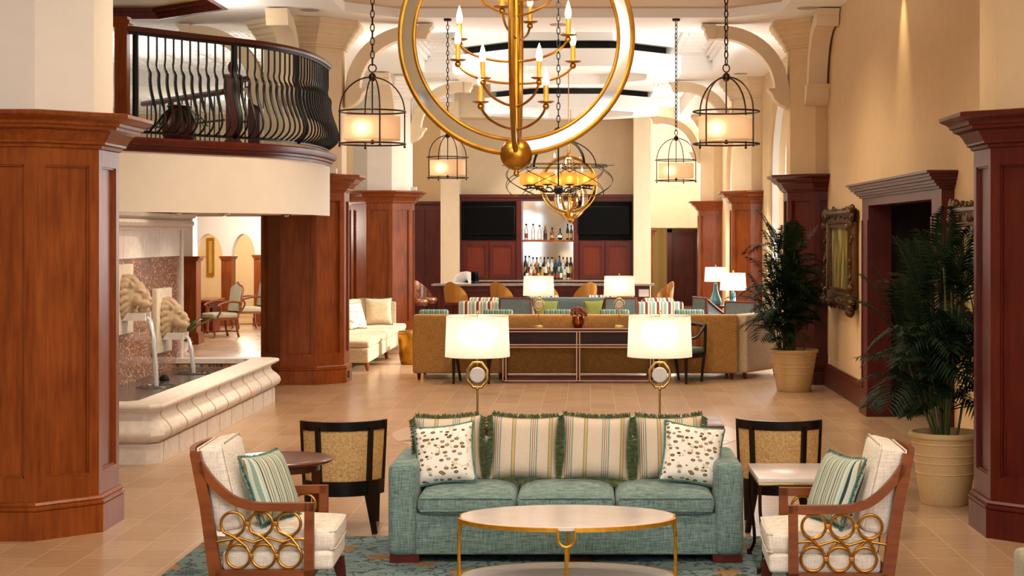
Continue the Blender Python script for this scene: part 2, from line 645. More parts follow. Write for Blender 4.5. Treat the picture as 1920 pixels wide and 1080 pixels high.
# rug
t = NT('floral_rug')
vec = t.coord((3.4, 3.4, 1))
nd = t.n('ShaderNodeTexVoronoi')
nd.inputs['Scale'].default_value = 1
t.link(vec, nd.inputs['Vector'])
sub = t.n('ShaderNodeVectorMath')
sub.operation = 'SUBTRACT'
t.link(vec, sub.inputs[0])
t.link(nd.outputs['Position'], sub.inputs[1])
q = t.sep(sub.outputs[0])
ang = t.math('ARCTAN2', q[1], q[0])
pet = t.math('ADD', t.math('MULTIPLY', t.math('ABSOLUTE', t.math('SINE', t.math('MULTIPLY', ang, 4))), .16), .2)
k = t.math('LESS_THAN', nd.outputs['Distance'], pet)
sw = t.noise(t.coord((7, 7, 1)), 1, 2)
lines = t.math('LESS_THAN', t.math('ABSOLUTE', t.math('SUBTRACT', sw, .52)), .025)
pile = t.noise(t.coord((90, 90, 90)), 1, 2)
hue = t.sep(nd.outputs['Color'])[0]
fl = t.ramp(hue, [(0, lin('#8a6138')), (.5, lin('#4b5a60')), (.75, lin('#a07442'))], 'CONSTANT')
bs = t.mix(lines, lin('#6c7f80'), lin('#434f54'))
c = t.mix(k, bs, fl)
t.base(t.mix(.4, c, t.ramp(pile, [(.3, (.6, .6, .6)), (.7, (1.2, 1.2, 1.2))]), 'MULTIPLY'))
t.bump(pile, .4, .006)
M['rug'] = t.p(.95, 0, 0, .1)

# old landscape painting
t = NT('oil_painting')
f = t.noise(t.coord((2, 4, 1.3)), 1.4, 6, .6)
t.base(t.ramp(f, [(.3, lin('#2e2a16')), (.45, lin('#6e6a2c')), (.55, lin('#b39a3c')), (.68, lin('#cfc48a')), (.8, lin('#5a6050'))]))
M['painting'] = t.p(.35, 0, .3)
# ================================================================== THE ROOM
X_R = 3.40
fl = MB().box(-13, 4.4, -5, 52, -.2, 0).build('floor', M['floor'])
struct(fl)

# compass medallion in the floor behind the sofa
t = NT('medallion_stone')
a = t.sep(t.coord())
an = t.math('ARCTAN2', a[1], a[0])
rr = t.math('SQRT', t.math('ADD', t.math('MULTIPLY', a[0], a[0]), t.math('MULTIPLY', a[1], a[1])))
st = t.math('ADD', t.math('MULTIPLY', t.math('PINGPONG', t.math('ADD', an, 10 * PI), PI / 8), 2.2), 1.0)
k = t.math('GREATER_THAN', rr, st)
nz = t.noise(t.coord((3, 30, 1)), 1.5, 5)
c = t.mix(k, lin('#8d7d70'), lin('#cdb7a4'))
t.base(t.mix(.4, c, t.ramp(nz, [(.3, (.6, .6, .6)), (.7, (1.1, 1.1, 1.1))]), 'MULTIPLY'))
M['medallion'] = t.p(.22)
o = MB().lathe([(1.86, 0), (1.86, .003)], 64).build('trim_1', M['medallion'])
o.location = (-.23, 17.9, 0)
struct(o)


def arch_poly(c, z0, zs, rx, rz, c0, c1, zt, n=14):
    """outline (u,z) of a wall panel c0..c1 x z0..zt with an arched opening that starts at z0"""
    p = [(c0, z0), (c - rx, z0), (c - rx, zs)]
    p += [(c - rx * cos(PI * i / n), zs + rz * sin(PI * i / n)) for i in range(1, n)]
    p += [(c + rx, zs), (c + rx, z0), (c1, z0), (c1, zt), (c0, zt)]
    return p


# right wall with its doorway and arched windows
w = MB()
w.box(X_R, 4.2, -5, 15.55, 0, 5.7)
w.box(X_R, 4.2, 15.55, 20.05, 2.6, 5.7)
w.box(X_R, 4.2, 20.05, 24.9, 0, 5.7)
for c in (28.75, 38.2):
    w.box(X_R, 3.75, c - 3.9 + (.05 if c < 30 else -.65), c + 3.9 if c < 30 else c + 4.2, 0, .55)
    w.prism(arch_poly(c, .55, 3.3, 3.05, 1.75, c - 3.85 if c < 30 else c - 4.55, c + 3.9 if c < 30 else c + 4.2, 5.7), X_R, 3.75, 'x')
w.box(X_R, 4.2, 42.4, 52, 0, 5.7)
struct(w.build('wall_right', M['plaster_tan']))
for i, c in enumerate((28.75, 38.2)):
    wm = MB()
    wm.strip([(c - 3.03 * cos(PI * k / 20), 3.3 + 1.73 * sin(PI * k / 20)) for k in range(21)], 0, .07, 'x', 3.5, 3.62)
    for s in (-1, 1):
        wm.box(3.5, 3.62, c + s * 3.02 - .035, c + s * 3.02 + .035, .55, 3.3)
    for z in (.58,):
        wm.box(3.52, 3.6, c - 3.05, c + 3.05, z - .03, z + .03)
    fr = wm.build('window_%d' % (i + 1), M['plaster_white'])
    struct(fr)
# casing of the doorway and the dark recess behind it
d = MB()
XC = 3.28
for y0, y1 in ((15.5, 15.95), (19.55, 20.0)):
    d.box(XC, 3.55, y0, y1, 0, 2.47)
    d.box(XC - .03, 3.55, y0 - .03, y1 + .03, 0, .27)
    d.box(XC - .02, 3.55, y0 - .02, y1 + .02, .27, .3)
    d.box(XC - .012, XC, y0, y0 + .07, .3, 2.3)
    d.box(XC - .012, XC, y1 - .07, y1, .3, 2.3)
for k, (o_, z0, z1) in enumerate(((.0, 2.47, 2.56), (.03, 2.56, 2.585), (.06, 2.585, 2.61), (.085, 2.61, 2.64), (.12, 2.64, 2.67), (.14, 2.67, 2.70), (.17, 2.70, 2.725))):
    d.box(XC - o_, 3.5, 15.5 - o_, 20.0 + o_, z0, z1)
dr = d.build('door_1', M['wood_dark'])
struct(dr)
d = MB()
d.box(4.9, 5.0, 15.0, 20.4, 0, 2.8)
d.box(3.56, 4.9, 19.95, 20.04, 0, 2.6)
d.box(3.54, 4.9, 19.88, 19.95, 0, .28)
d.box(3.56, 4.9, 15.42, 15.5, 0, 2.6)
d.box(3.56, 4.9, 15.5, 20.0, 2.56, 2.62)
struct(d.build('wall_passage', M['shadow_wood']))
# baseboards
for i, (y0, y1) in enumerate(((12.9, 15.47), (20.03, 23.6))):
    b = MB().box(3.335, X_R, y0, y1, 0, .24).box(3.35, X_R, y0, y1, .24, .29).box(3.37, X_R, y0, y1, .29, .31)
    struct(b.build('baseboard_right', M['wood_dark']))

# back of the room: bar wall, passage on its right, panelled wall on its left
YB = 39.0
bw = MB()
bw.box(-3.42, 1.45, YB + .55, YB + 1.2, 0, 5.7)
bw.box(-3.42, -3.0, YB - .35, YB + .55, 0, 5.7)
bw.box(1.05, 1.45, YB - .35, YB + .55, 0, 5.7)
bw.box(-3.0, 1.05, YB - .3, YB + .55, 4.85, 5.7)
struct(bw.build('wall_back', M['plaster']))
bh = MB()
bh.box(1.45, 3.4, 46, 46.3, 2.32, 5.7)
struct(bh.build('wall_bulkhead', M['plaster']))
bh = MB()
bh.box(1.45, 2.42, 50, 50.3, 0, 5.7).box(3.3, 3.6, 50, 50.3, 0, 5.7).box(2.42, 3.3, 50, 50.3, 2.27, 5.7)
struct(bh.build('wall_end', M['olive_wall']))
d = MB()
d.box(2.36, 2.5, 49.9, 50.1, 0, 2.3).box(3.22, 3.36, 49.9, 50.1, 0, 2.3).box(2.36, 3.36, 49.9, 50.1, 2.2, 2.3)
d.box(2.5, 3.22, 50.04, 50.12, 0, 2.2)
for x0 in (2.56, 2.9):
    for z0, z1 in ((.15, .75), (.85, 1.65)):
        d.box(x0, x0 + .26, 50.0, 50.05, z0, z1)
        d.box(x0 + .05, x0 + .21, 49.985, 50.0, z0 + .06, z1 - .06)
d.box(2.56, 3.16, 50.0, 50.05, 1.75, 2.08)
struct(d.build('door_2', M['wood_dark']))
lb = MB()
lb.box(-6.2, -3.42, 42.3, 42.7, 2.95, 5.7)
struct(lb.build('wall_back_left', M['plaster_tan']))
lb = MB()
lb.box(-6.2, -3.42, 42.2, 42.7, 0, 2.9).box(-6.2, -3.42, 42.1, 42.7, 2.9, 2.97)
for x in (-5.6, -4.9, -4.2, -3.5):
    lb.box(x - .06, x + .06, 42.16, 42.2, .2, 2.8)
for z in (.15, 1.0, 2.8):
    lb.box(-6.2, -3.42, 42.17, 42.2, z - .06, z + .06)
struct(lb.build('trim_2', M['wood_dark']))

# left room beyond the fountain: arcade, back wall
ar = MB()
s_ = 80.2
for cpx, rpx, lo, hi in ((391.5, 26, 345, 424.5), (456.5, 22, 424.5, 560)):
    cx = (cpx - 1103) / s_
    ar.prism(arch_poly(cx, 0, 1.62, rpx / s_, .53, (lo - 1103) / s_, (hi - 1103) / s_, 3.1), 39.0, 39.35, 'y')
ar.box(-13, (345 - 1103) / s_, 39.0, 39.35, 0, 3.1)
ar.box((560 - 1103) / s_, -6.2, 39.0, 39.35, 0, 3.1)
struct(ar.build('wall_arcade', M['plaster_white']))
for i, (p0, p1, z1) in enumerate(((341, 366, 1.63), (417, 436, 1.63), (478, 520, 1.66))):
    b = MB()
    x0, x1 = (p0 - 1103) / s_, (p1 - 1103) / s_
    b.box(x0, x1, 38.9, 39.37, 0, z1 - .08).box(x0 - .02, x1 + .02, 38.86, 39.4, z1 - .08, z1 - .04).box(x0 - .04, x1 + .04, 38.84, 39.42, z1 - .04, z1)
    b.box(x0 - .02, x1 + .02, 38.86, 39.4, 0, .2)
    struct(b.build('trim_%d' % (i + 3), M['wood']))
struct(MB().box(-13, -4.5, 43.5, 43.8, 0, 3.1).build('wall_left_back', M['plaster_tan']))
struct(MB().box(-13, -12.8, -5, 45, 0, 5.7).build('wall_left', M['plaster']))
# upper floor slab over the left room and the wall above
struct(MB().box(-13, -4.95, 24.9, 43.8, 2.75, 3.15).build('ceiling_left_room', M['plaster_white']))
struct(MB().box(-13, -4.6, 45, 45.3, 3.1, 5.7).build('wall_gallery', M['plaster']))

# ------------------------------------------------------------------ ceiling
ZC = 5.2
ce = MB()
ce.box(-13, 4.2, -5, 52, 5.62, 5.8)
ce.box(-12.8, -4.9, 25.2, 33, 5.4, 5.62)
ce.box(-12.8, -4.9, 35.5, 45, 5.4, 5.62)


def tin(x0, x1, y0, y1, z, p=.61):
    nx, ny = int((x1 - x0) / p), int((y1 - y0) / p)
    for i in range(nx):
        for j in range(ny):
            cx, cy = x0 + (i + .5) * (x1 - x0) / nx, y0 + (j + .5) * (y1 - y0) / ny
            h = p / 2
            rings = []
            for f, dz in ((.995, 0), (.97, -.028), (.86, -.028), (.80, -.004), (.64, -.004), (.58, -.032), (.50, -.032), (.30, -.006), (.22, -.026), (.0, -.034)):
                k = max(h * f, .002)
                rings.append([(cx - k, cy - k, z + dz * 1.8), (cx + k, cy - k, z + dz * 1.8), (cx + k, cy + k, z + dz * 1.8), (cx - k, cy + k, z + dz * 1.8)])
            ce.loft(rings, caps=False)


tin(-3.0, 2.25, 25.4, 31.5, 5.622)
tin(-3.0, 2.25, 34.1, 39.2, 5.622)
tin(-12.1, -4.95, 25.3, 32.9, 5.402)
tin(-12.1, -4.95, 35.6, 44.6, 5.402)
struct(ce.build('ceiling', M['tin'], angle=15))
sf = MB()
CL, CR = -3.35, 2.65
sf.box(-4.9, X_R + .3, 23.6, 25.3, ZC, 5.63)            # between first and second coffer
sf.box(-4.9, CL, 14, 23.6, ZC, 5.63)
sf.box(-13, 4.2, -5, 14, 5.3, 5.63)
sf.box(CR, X_R + .3, 14, 23.6, ZC, 5.63)
sf.prism([(CL, 22.95), (CL, 23.6), (CL + .65, 23.6)], ZC, 5.63)
sf.prism([(CR, 22.95), (CR - .65, 23.6), (CR, 23.6)], ZC, 5.63)
sf.box(-4.9, -3.1, 25.3, 31.6, ZC, 5.63)
sf.box(2.35, X_R + .3, 25.3, 31.6, ZC, 5.63)
sf.box(-4.9, X_R + .3, 31.6, 34.0, ZC, 5.63)
sf.box(-4.9, -3.1, 34, 42.3, ZC, 5.63)
sf.box(2.35, X_R + .3, 34, 46, ZC, 5.63)
sf.box(-13, -4.9, 23.9, 25.2, ZC, 5.63)
sf.box(-13, -4.9, 33, 35.5, 5.08, 5.63)
sf.prism([(-6.1, 23.9), (-4.9, 23.9), (-4.9, 22.8)], ZC, 5.63)
struct(sf.build('ceiling_soffit', M['ceiling_white']))
# first coffer: stepped beige tray over the seating group
s0 = MB()
s0.box(CL, CR, 14, 23.6, 5.42, 5.62)
s0.box(CL, CR, 22.6, 23.6, 5.33, 5.42)
for x0, x1 in ((CL, CL + .8), (CR - .8, CR)):
    s0.box(x0, x1, 14, 22.6, 5.33, 5.42)
s0.prism([(CL + .8, 21.8), (CL + .8, 22.6), (CL + 1.6, 22.6)], 5.33, 5.42)
s0.prism([(CR - .8, 21.8), (CR - 1.6, 22.6), (CR - .8, 22.6)], 5.33, 5.42)
struct(s0.build('ceiling_tray', M['ceiling_tan']))
# small crown strips along the coffer edges
cs = MB()
for a_, b_ in (((-3.1, 25.3), (2.35, 25.3)), ((-3.1, 31.6), (2.35, 31.6)), ((-3.1, 34.0), (2.35, 34.0))):
    sgn = 1 if a_[1] in (25.3, 34.0) else -1
    cs.box(a_[0], b_[0], min(a_[1], a_[1] + sgn * .12), max(a_[1], a_[1] + sgn * .12), 5.5, 5.62)
    cs.box(a_[0], b_[0], min(a_[1], a_[1] + sgn * .06), max(a_[1], a_[1] + sgn * .06), 5.42, 5.5)
for x in (-3.1, 2.35):
    sg = 1 if x < 0 else -1
    for y0, y1 in ((25.3, 31.6), (34, 39)):
        cs.box(min(x, x + sg * .12), max(x, x + sg * .12), y0, y1, 5.5, 5.62)
        cs.box(min(x, x + sg * .06), max(x, x + sg * .06), y0, y1, 5.42, 5.5)
struct(cs.build('trim_6', M['ceiling_white']))
# gilt tray with a dark wood frame over the gallery
gt = MB()
gt.box(-13, -4.9, 14, 23.9, 5.35, 5.62)
struct(gt.build('ceiling_gilt', M['gold_ceiling']))
gt = MB()
pl = [(-13, 23.9), (-6.1, 23.9), (-4.9, 22.8), (-4.9, 14)]
for k, (ins, z0, z1) in enumerate(((0.0, 5.2, 5.26), (.05, 5.24, 5.31), (.12, 5.29, 5.352))):
    a_ = .09 + ins
    poly = pl + [(-4.9 - a_, 14), (-4.9 - a_, 22.8 - a_ * .4), (-6.1 - a_ * .4, 23.9 - a_), (-13, 23.9 - a_)]
    gt.prism(poly, z0 + .004, z1)
struct(gt.build('trim_7', M['wood_dark']))


# hanging octagonal ceiling clouds ; shade in the gap above is a black-painted band
def octa(hw, cx, cy, z, a=None):
    a = hw * .42 if a is None else a
    return [(cx + x, cy + y, z) for x, y in ((a, -hw), (hw, -a), (hw, a), (a, hw), (-a, hw), (-hw, a), (-hw, -a), (-a, -hw))]


def cloud(name, cx, cy, hw, label):
    r = thing(name, label, 'ceiling feature', (cx, cy, 0), 0, 'hanging ceiling trays')
    m = MB()
    m.loft([octa(hw, 0, 0, 5.62), octa(hw, 0, 0, 5.2)], caps=False)
    m.loft([octa(hw, 0, 0, 5.2), octa(hw - .18, 0, 0, 5.2)], caps=False)
    m.loft([octa(hw, 0, 0, 5.07), octa(hw + .12, 0, 0, 5.06), octa(hw + .12, 0, 0, 4.78), octa(hw - .42, 0, 0, 4.78), octa(hw - .42, 0, 0, 4.95), octa(hw - .5, 0, 0, 4.95)], caps=False)
    m.loft([octa(hw - .5, 0, 0, 4.95), octa(hw - .5, 0, 0, 5.05)], caps=True)
    m.build('tray_body', M['ceiling_white'], r, angle=20)
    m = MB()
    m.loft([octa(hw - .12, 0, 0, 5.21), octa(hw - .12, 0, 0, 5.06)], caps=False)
    m.build('slot_shade', M['black'], r, angle=20)
    return r


cloud('ceiling_cloud', -.35, 28.1, 1.75, 'white octagonal hanging ceiling tray with shaded gap painted black, the nearer of two')
cloud('ceiling_cloud', -.35, 36.6, 1.75, 'white octagonal hanging ceiling tray with shaded gap painted black, farther one above the bar')


# ------------------------------------------------------------------ octagonal columns
def ring8(d, z, w=.60, a=.256):
    hw, aa = w + d, a + .414 * d
    return [(x, y, z) for x, y in ((aa, -hw), (hw, -aa), (hw, aa), (aa, hw), (-aa, hw), (-hw, aa), (-hw, -aa), (-aa, -hw))]


CAP = [(0, 2.74), (.02, 2.745), (.025, 2.765), (.05, 2.775), (.05, 2.79), (.06, 2.80), (.075, 2.83), (.10, 2.86), (.14, 2.875), (.145, 2.895), (.165, 2.90), (.17, 2.92), (.19, 2.935), (.225, 2.95), (.235, 2.96), (.235, 2.985), (.2, 2.992), (-.04, 2.995)]
BASE = [(.035, 0), (.035, .195), (.028, .2), (.04, .21), (.04, .225), (.025, .232), (.03, .245), (.015, .26), (0, .265)]
CROWN = [(-.04, 4.80), (-.01, 4.805), (-.01, 4.83), (.01, 4.84), (.01, 4.87), (.03, 4.90), (.07, 4.94), (.075, 4.97), (.11, 5.0), (.13, 5.05), (.17, 5.08), (.18, 5.12), (.2, 5.13), (.2, 5.198)]


def column(label, cx, cy, body='wood', upper='plaster'):
    r = thing('octagonal_column', label, 'column', (cx, cy, 0), 0, 'octagonal columns with wood panelling')
    m = MB()
    m.loft([ring8(-.032, .2), ring8(-.032, 2.8)])
    for k in range(8):
        ang = k * PI / 4 - PI / 2
        L = .2555 if k % 2 == 0 else (.60 - .256) * math.sqrt(2) / 2
        dist = .60 if k % 2 == 0 else (.60 + .256) / math.sqrt(2)
        m.M = Matrix.Rotation(ang + PI / 2, 4, 'Z') @ Matrix.Translation((0, -dist, 0))
        wd = .075
        for u0, u1, z0, z1 in ((-L, -L + wd, .2, 2.78), (L - wd, L, .2, 2.78), (-L + wd, L - wd, .2, .43), (-L + wd, L - wd, 2.62, 2.78)):
            m.box(u0, u1, 0, .045, z0, z1)
        b = .012
        for u0, u1, z0, z1 in ((-L + wd, -L + wd + b, .43, 2.62), (L - wd - b, L - wd, .43, 2.62), (-L + wd, L - wd, .43, .43 + b), (-L + wd, L - wd, 2.62 - b, 2.62)):
            m.box(u0, u1, .012, .045, z0, z1)
    m.M = Matrix.Identity(4)
    m.build('wainscot', M[body], r, angle=25)
    MB().loft([ring8(d, z) for d, z in CAP]).build('cap_moulding', M[body], r, angle=25)
    MB().loft([ring8(d, z) for d, z in BASE]).build('base_moulding', M[body], r, angle=25)
    MB().loft([ring8(-.04, 2.9), ring8(-.04, 4.85)]).build('plaster_shaft', M[upper], r, angle=25)
    MB().loft([ring8(d, z) for d, z in CROWN]).build('crown', M[upper], r, angle=25)
    return r


column('near left octagonal column, cherry panels below and ivory plaster above', -4.11, 12.23, 'wood', 'plaster_white')
column('near right octagonal column with dark red panels beside the right potted palm', 3.43, 12.0, 'wood_dark', 'plaster_tan')
L2 = column('octagonal column at the far end of the stone fountain, under the balcony', -4.11, 24.27, 'wood', 'plaster')
column('octagonal column behind the small potted palm with tan plaster above', 3.47, 24.3, 'wood_dark', 'plaster_tan')
column('octagonal column behind the long beige sofa on the left', -4.08, 33.2, 'wood', 'plaster_white')
column('octagonal column behind the blue table lamps, second from the right wall doorway', 3.43, 33.2, 'wood', 'plaster')
column('most distant octagonal column on the right, next to the dark panelled door', 3.43, 43.0, 'wood', 'plaster')
MB().box(-3.477, -3.465, 24.12, 24.24, .06, .16).build('outlet', M['black'], L2)
bpy.data.objects['outlet'].location = Vector((4.11, -24.27, 0))

p_ = thing('square_pilaster', 'short orange cherry pilaster at the corner right of the bar', 'pilaster', (1.62, 46.05, 0))
MB().box(-.15, .15, -.2, -.06, 0, 2.1).build('shaft', M['wood'], p_)
MB().box(-.17, .2, -.24, -.06, 2.1, 2.2).box(-.17, .25, -.29, -.06, 2.2, 2.25).box(-.17, .3, -.34, -.06, 2.25, 2.315).build('cap_moulding', M['wood'], p_)
p_ = thing('square_pier', 'cherry pier with white plaster top behind the fountain wall', 'pier', (-7.76, 32.6, 0))
MB().box(-.28, .15, -.2, .2, .2, 1.62).build('shaft', M['wood'], p_)
MB().box(-.32, .19, -.24, .24, 1.62, 1.67).box(-.36, .23, -.28, .28, 1.67, 1.71).build('cap_moulding', M['wood'], p_)
MB().box(-.32, .21, -.26, .24, 0, .19).box(-.3, .19, -.23, .22, .19, .23).build('base_moulding', M['wood'], p_)
MB().box(-.28, .08, -.18, .18, 1.71, 2.75).build('plaster_shaft', M['plaster_white'], p_)


# quarter arches that spring from the columns
def quarter_arch(name, label, origin, rz):
    """local +x runs away from the column face, arch in the xz plane"""
    r = thing(name, label, 'arch bracket', origin, rz, 'plaster arch brackets')
    m = MB()
    Rm = 1.0
    pts_o = [(Rm - Rm * cos(PI / 2 * i / 14), Rm * sin(PI / 2 * i / 14) * .94) for i in range(15)]
    ri = .80
    pts_i = [(Rm - ri * cos(PI / 2 * i / 14), ri * .94 * sin(PI / 2 * i / 14)) for i in range(15)]
    poly = pts_o + [(1.13, .94), (1.18, .93), (1.13, .80), (1.10, .745), (1.0, .745)] + list(reversed(pts_i[:-1]))
    n = len(pts_o)
    rings = []
    for (xo, zo), (xi, zi) in zip(pts_o, pts_i):
        rings.append([(xo, -.13, zo), (xo, .13, zo), (xi, .13, zi), (xi, -.13, zi)])
    rings.append([(1.12, -.13, .94), (1.12, .13, .94), (1.12, .13, .752), (1.12, -.13, .752)])
    m.loft(rings)
    m.build('arch_rib', M['plaster'], r, angle=30)
    m = MB()
    m.prism([(1.06, .74), (1.17, .74), (1.19, .80), (1.22, .84), (1.21, .88), (1.26, .93), (1.26, .96), (1.06, .96)], -.15, .15, 'y')
    m.build('end_block', M['plaster'], r, angle=30)
    m = MB()
    m.prism([(0, .03), (.30, .03), (.30, 0), (.27, -.02), (.24, -.06), (.22, -.12), (.14, -.2), (.06, -.24), (.02, -.26), (0, -.26)], -.16, .16, 'y')
    m.build('corbel', M['plaster'], r, angle=30)
    return r


ZS = 4.22
quarter_arch('arch_bracket', 'plaster quarter arch above the column by the fountain, reaching into the room', (-3.515, 24.27, ZS), 0)
quarter_arch('arch_bracket', 'plaster quarter arch springing from the column behind the small palm', (2.91, 24.3, ZS), PI)
quarter_arch('arch_bracket', 'plaster quarter arch above the column behind the beige sofa', (-3.52, 33.2, ZS), 0)
quarter_arch('arch_bracket', 'plaster quarter arch springing from the column behind the blue lamps', (2.87, 33.2, ZS), PI)
quarter_arch('arch_bracket', 'most distant plaster quarter arch, right of the bar wall', (2.87, 43.0, ZS), PI)
quarter_arch('arch_bracket', 'plaster quarter arch running along the right wall above the doorway side', (3.235, 23.73, ZS), -PI / 2)
quarter_arch('arch_bracket', 'plaster quarter arch coming forward over the end of the balcony', (-4.2, 23.71, ZS), -PI / 2)
quarter_arch('arch_bracket', 'plaster quarter arch crossing the gallery left of the balcony column', (-4.70, 24.27, ZS), PI)
quarter_arch('arch_bracket', 'far plaster quarter arch coming forward from the column behind the beige sofa', (-3.9, 32.64, ZS), -PI / 2)

for i, (x, y, lab) in enumerate(((2.96, 22.6, 'over the right wall'), (-3.8, 22.8, 'over the balcony end'), (-.43, 24.4, 'at the middle of the ceiling beam'), (2.9, 31.8, 'over the right side by the windows'), (-3.6, 32.0, 'on the left behind the lantern'))):
    o = MB().lathe([(.13, -.006), (.13, .0), (.1, .002)], 24).build('ceiling_speaker', M['grille'])
    o.location = (x, y, ZC - .004)
    tag(o, 'round grey ceiling speaker ' + lab, 'speaker', 'ceiling speakers')

for i, (x, y, z, lab) in enumerate(((-3.62, 23.64, 2.995, 'on the cap of the column by the fountain'), (-3.42, 32.7, 2.995, 'on the cap of the column behind the beige sofa'))):
    o = MB().box(-.06, .06, -.05, .05, 0, .07).cyl((.02, -.06, .035), (.02, -.03, .035), .03).build('spotlight', M['white'])
    o.location = (x, y, z)
    tag(o, 'tiny white spotlight box ' + lab, 'spotlight', 'spotlights on column caps')

# the room closes behind the photographer
wf = MB().box(-13, -4.4, -5.3, -5, 0, 5.7).box(2.5, 4.4, -5.3, -5, 0, 5.7).box(-2.2, -1.0, -5.3, -5, 0, 5.7)
for x0, x1 in ((-4.4, -2.2), (-1.0, 2.5)):
    wf.box(x0, x1, -5.3, -5, 0, .6).box(x0, x1, -5.3, -5, 4.1, 5.7)
struct(wf.build('wall_front', M['plaster']))
for i, (x0, x1) in enumerate(((-4.4, -2.2), (-1.0, 2.5))):
    wf = MB()
    for k in range(3):
        x = x0 + .05 + (x1 - x0 - .1) * k / 2
        wf.box(x - .05, x + .05, -5.2, -5.08, .6, 4.1)
    for z in (.63, 2.4, 4.07):
        wf.box(x0, x1, -5.2, -5.08, z - .05, z + .05)
    struct(wf.build('window_%d' % (i + 3), M['wood_dark']))
# ================================================================== BALCONY
ARC = spline([(-6.6, 17.9, 0), (-5.75, 18.35, 0), (-5.17, 19.0, 0), (-4.63, 19.7, 0), (-3.98, 20.5, 0), (-3.67, 21.35, 0), (-3.58, 22.3, 0), (-3.60, 23.25, 0)], 8)


def offset(path, d):
    out = []
    for i, p in enumerate(path):
        t_ = (path[min(i + 1, len(path) - 1)] - path[max(i - 1, 0)]).normalized()
        nn = Vector((t_.y, -t_.x, 0))
        out.append(p + nn * d)
    return out


def ribbon(m, path, prof):
    """sweep a closed (offset, z) profile along a plan path"""
    cols = [offset(path, d) for d, z in prof]
    rings = [[Vector((cols[j][i].x, cols[j][i].y, prof[j][1])) for j in range(len(prof))] for i in range(len(path))]
    return m.loft(rings)


bal = thing('balcony', 'curved plaster balcony with cherry ledge above the stone fountain', 'balcony', (-5.2, 21.5, 0))
inv = Vector((5.2, -21.5, 0))
LA = [p + inv for p in ARC]
m = MB()
ribbon(m, LA, [(0, 2.39), (0, 3.1), (-.1, 3.1), (-.1, 2.39)])
m.build('fascia', M['plaster_white'], bal)
m = MB()
poly = [(p.x, p.y) for p in offset(LA, -.05)] + [(.45, 1.78), (.45, 3.35), (-7.5, 3.35), (-7.5, -4.0)]
m.prism(poly, 2.4, 2.5)
m.build('soffit', M['plaster_white'], bal)
m = MB()
m.prism(poly, 3.08, 3.16)
m.build('deck', M['wood_dark'], bal)
m = MB()
ribbon(m, LA, [(-.12, 3.08), (.02, 3.08), (.02, 3.11), (.05, 3.12), (.05, 3.145), (.09, 3.16), (.1, 3.19), (.1, 3.225), (.085, 3.24), (-.12, 3.245)])
m.build('ledge', M['wood_dark'], bal)
for i, (x, y) in enumerate(((-5.0, 20.3), (-4.55, 20.9), (-4.0, 22.1))):
    o = MB().lathe([(.06, 0), (.075, -.006), (.05, -.012), (.035, .0)], 18).lathe([(.033, -.004), (.033, -.02), (.02, -.035)], 14).build('downlight', M['chrome'])
    o.location = (x, y, 2.398)
    tag(o, ('leftmost', 'middle', 'rightmost')[i] + ' of three small chrome downlights under the balcony', 'downlight', 'balcony downlights')

# railing
rail = thing('balcony_railing', 'black iron bellied balustrade with dark wooden handrail on the curved balcony', 'railing', (-5.2, 21.5, 3.245))
inv3 = Vector((5.2, -21.5, -3.245))
RA = [p + Vector((5.2, -21.5, 0)) for p in offset(ARC, -.02)]
start = next(i for i, p in enumerate(ARC) if p.x > -5.25)
path = RA[start:]
m = MB()
ribbon(m, path, [(-.05, 1.195), (.05, 1.195), (.06, 1.22), (.045, 1.255), (-.045, 1.255), (-.06, 1.22)])
m.build('handrail', M['wood_dark'], rail)
m = MB()
ribbon(m, path, [(-.018, .045), (.018, .045), (.018, .075), (-.018, .075)])
ribbon(m, path, [(-.02, 1.165), (.02, 1.165), (.02, 1.195), (-.02, 1.195)])
m.build('rail_bar', M['iron'], rail)
# evenly spaced stations
dist = [0]
for i in range(1, len(path)):
    dist.append(dist[-1] + (path[i] - path[i - 1]).length)


def station(sv):
    for i in range(1, len(path)):
        if dist[i] >= sv:
            k = (sv - dist[i - 1]) / (dist[i] - dist[i - 1])
            p = path[i - 1].lerp(path[i], k)
            t_ = (path[i] - path[i - 1]).normalized()
            return p, Vector((t_.y, -t_.x, 0)), t_
    return path[-1], Vector((1, 0, 0)), Vector((0, 1, 0))


BP = [(1.17, 0), (.92, 0), (.86, -.012), (.80, .0), (.74, .035), (.66, .03), (.56, .045), (.44, .085), (.34, .125), (.25, .145), (.17, .13), (.11, .075), (.08, .03), (.06, .0)]
nb = 38
for k in range(nb):
    sv = .32 + (dist[-1] - .36) * k / (nb - 1)
    p, nn, tt = station(sv)
    pts = spline([Vector((p.x, p.y, z)) + nn * d for z, d in BP], 2)
    rad = [.0125 + (.007 if .35 < q.z < .8 else 0) for q in pts]
    m = MB().tube(pts, rad, 6)
    m.build('baluster', M['iron'], rail)
for pxp in (254, 439, 557):
    sv = min([dist[-1] * q / 200 for q in range(201)], key=lambda u: abs(1103 + F * (station(u)[0].x - 5.2) / (station(u)[0].y + 21.5) - pxp))
    p, nn, tt = station(sv)
    m = MB()
    pts = [Vector((p.x, p.y, z)) + nn * (d * .8) for z, d in BP]
    m.tube(pts if pxp != 254 else [Vector((p.x, p.y, .05)), Vector((p.x, p.y, 1.2))], .036, 6)
    m.build('post', M['iron'], rail)
o = thing('newel_post', 'tall cherry newel post where the balcony handrail meets the near left column', 'newel post', (-5.62, 19.0, 3.16))
MB().box(-.07, .07, -.07, .07, 0, 1.32).build('shaft', M['wood'], o)
MB().box(-.09, .09, -.09, .09, 1.32, 1.36).box(-.11, .11, -.11, .11, 1.36, 1.4).box(-.08, .08, -.08, .08, 1.4, 1.44).build('cap', M['wood'], o)
o.location.y = 18.95
o.location.x = -5.29

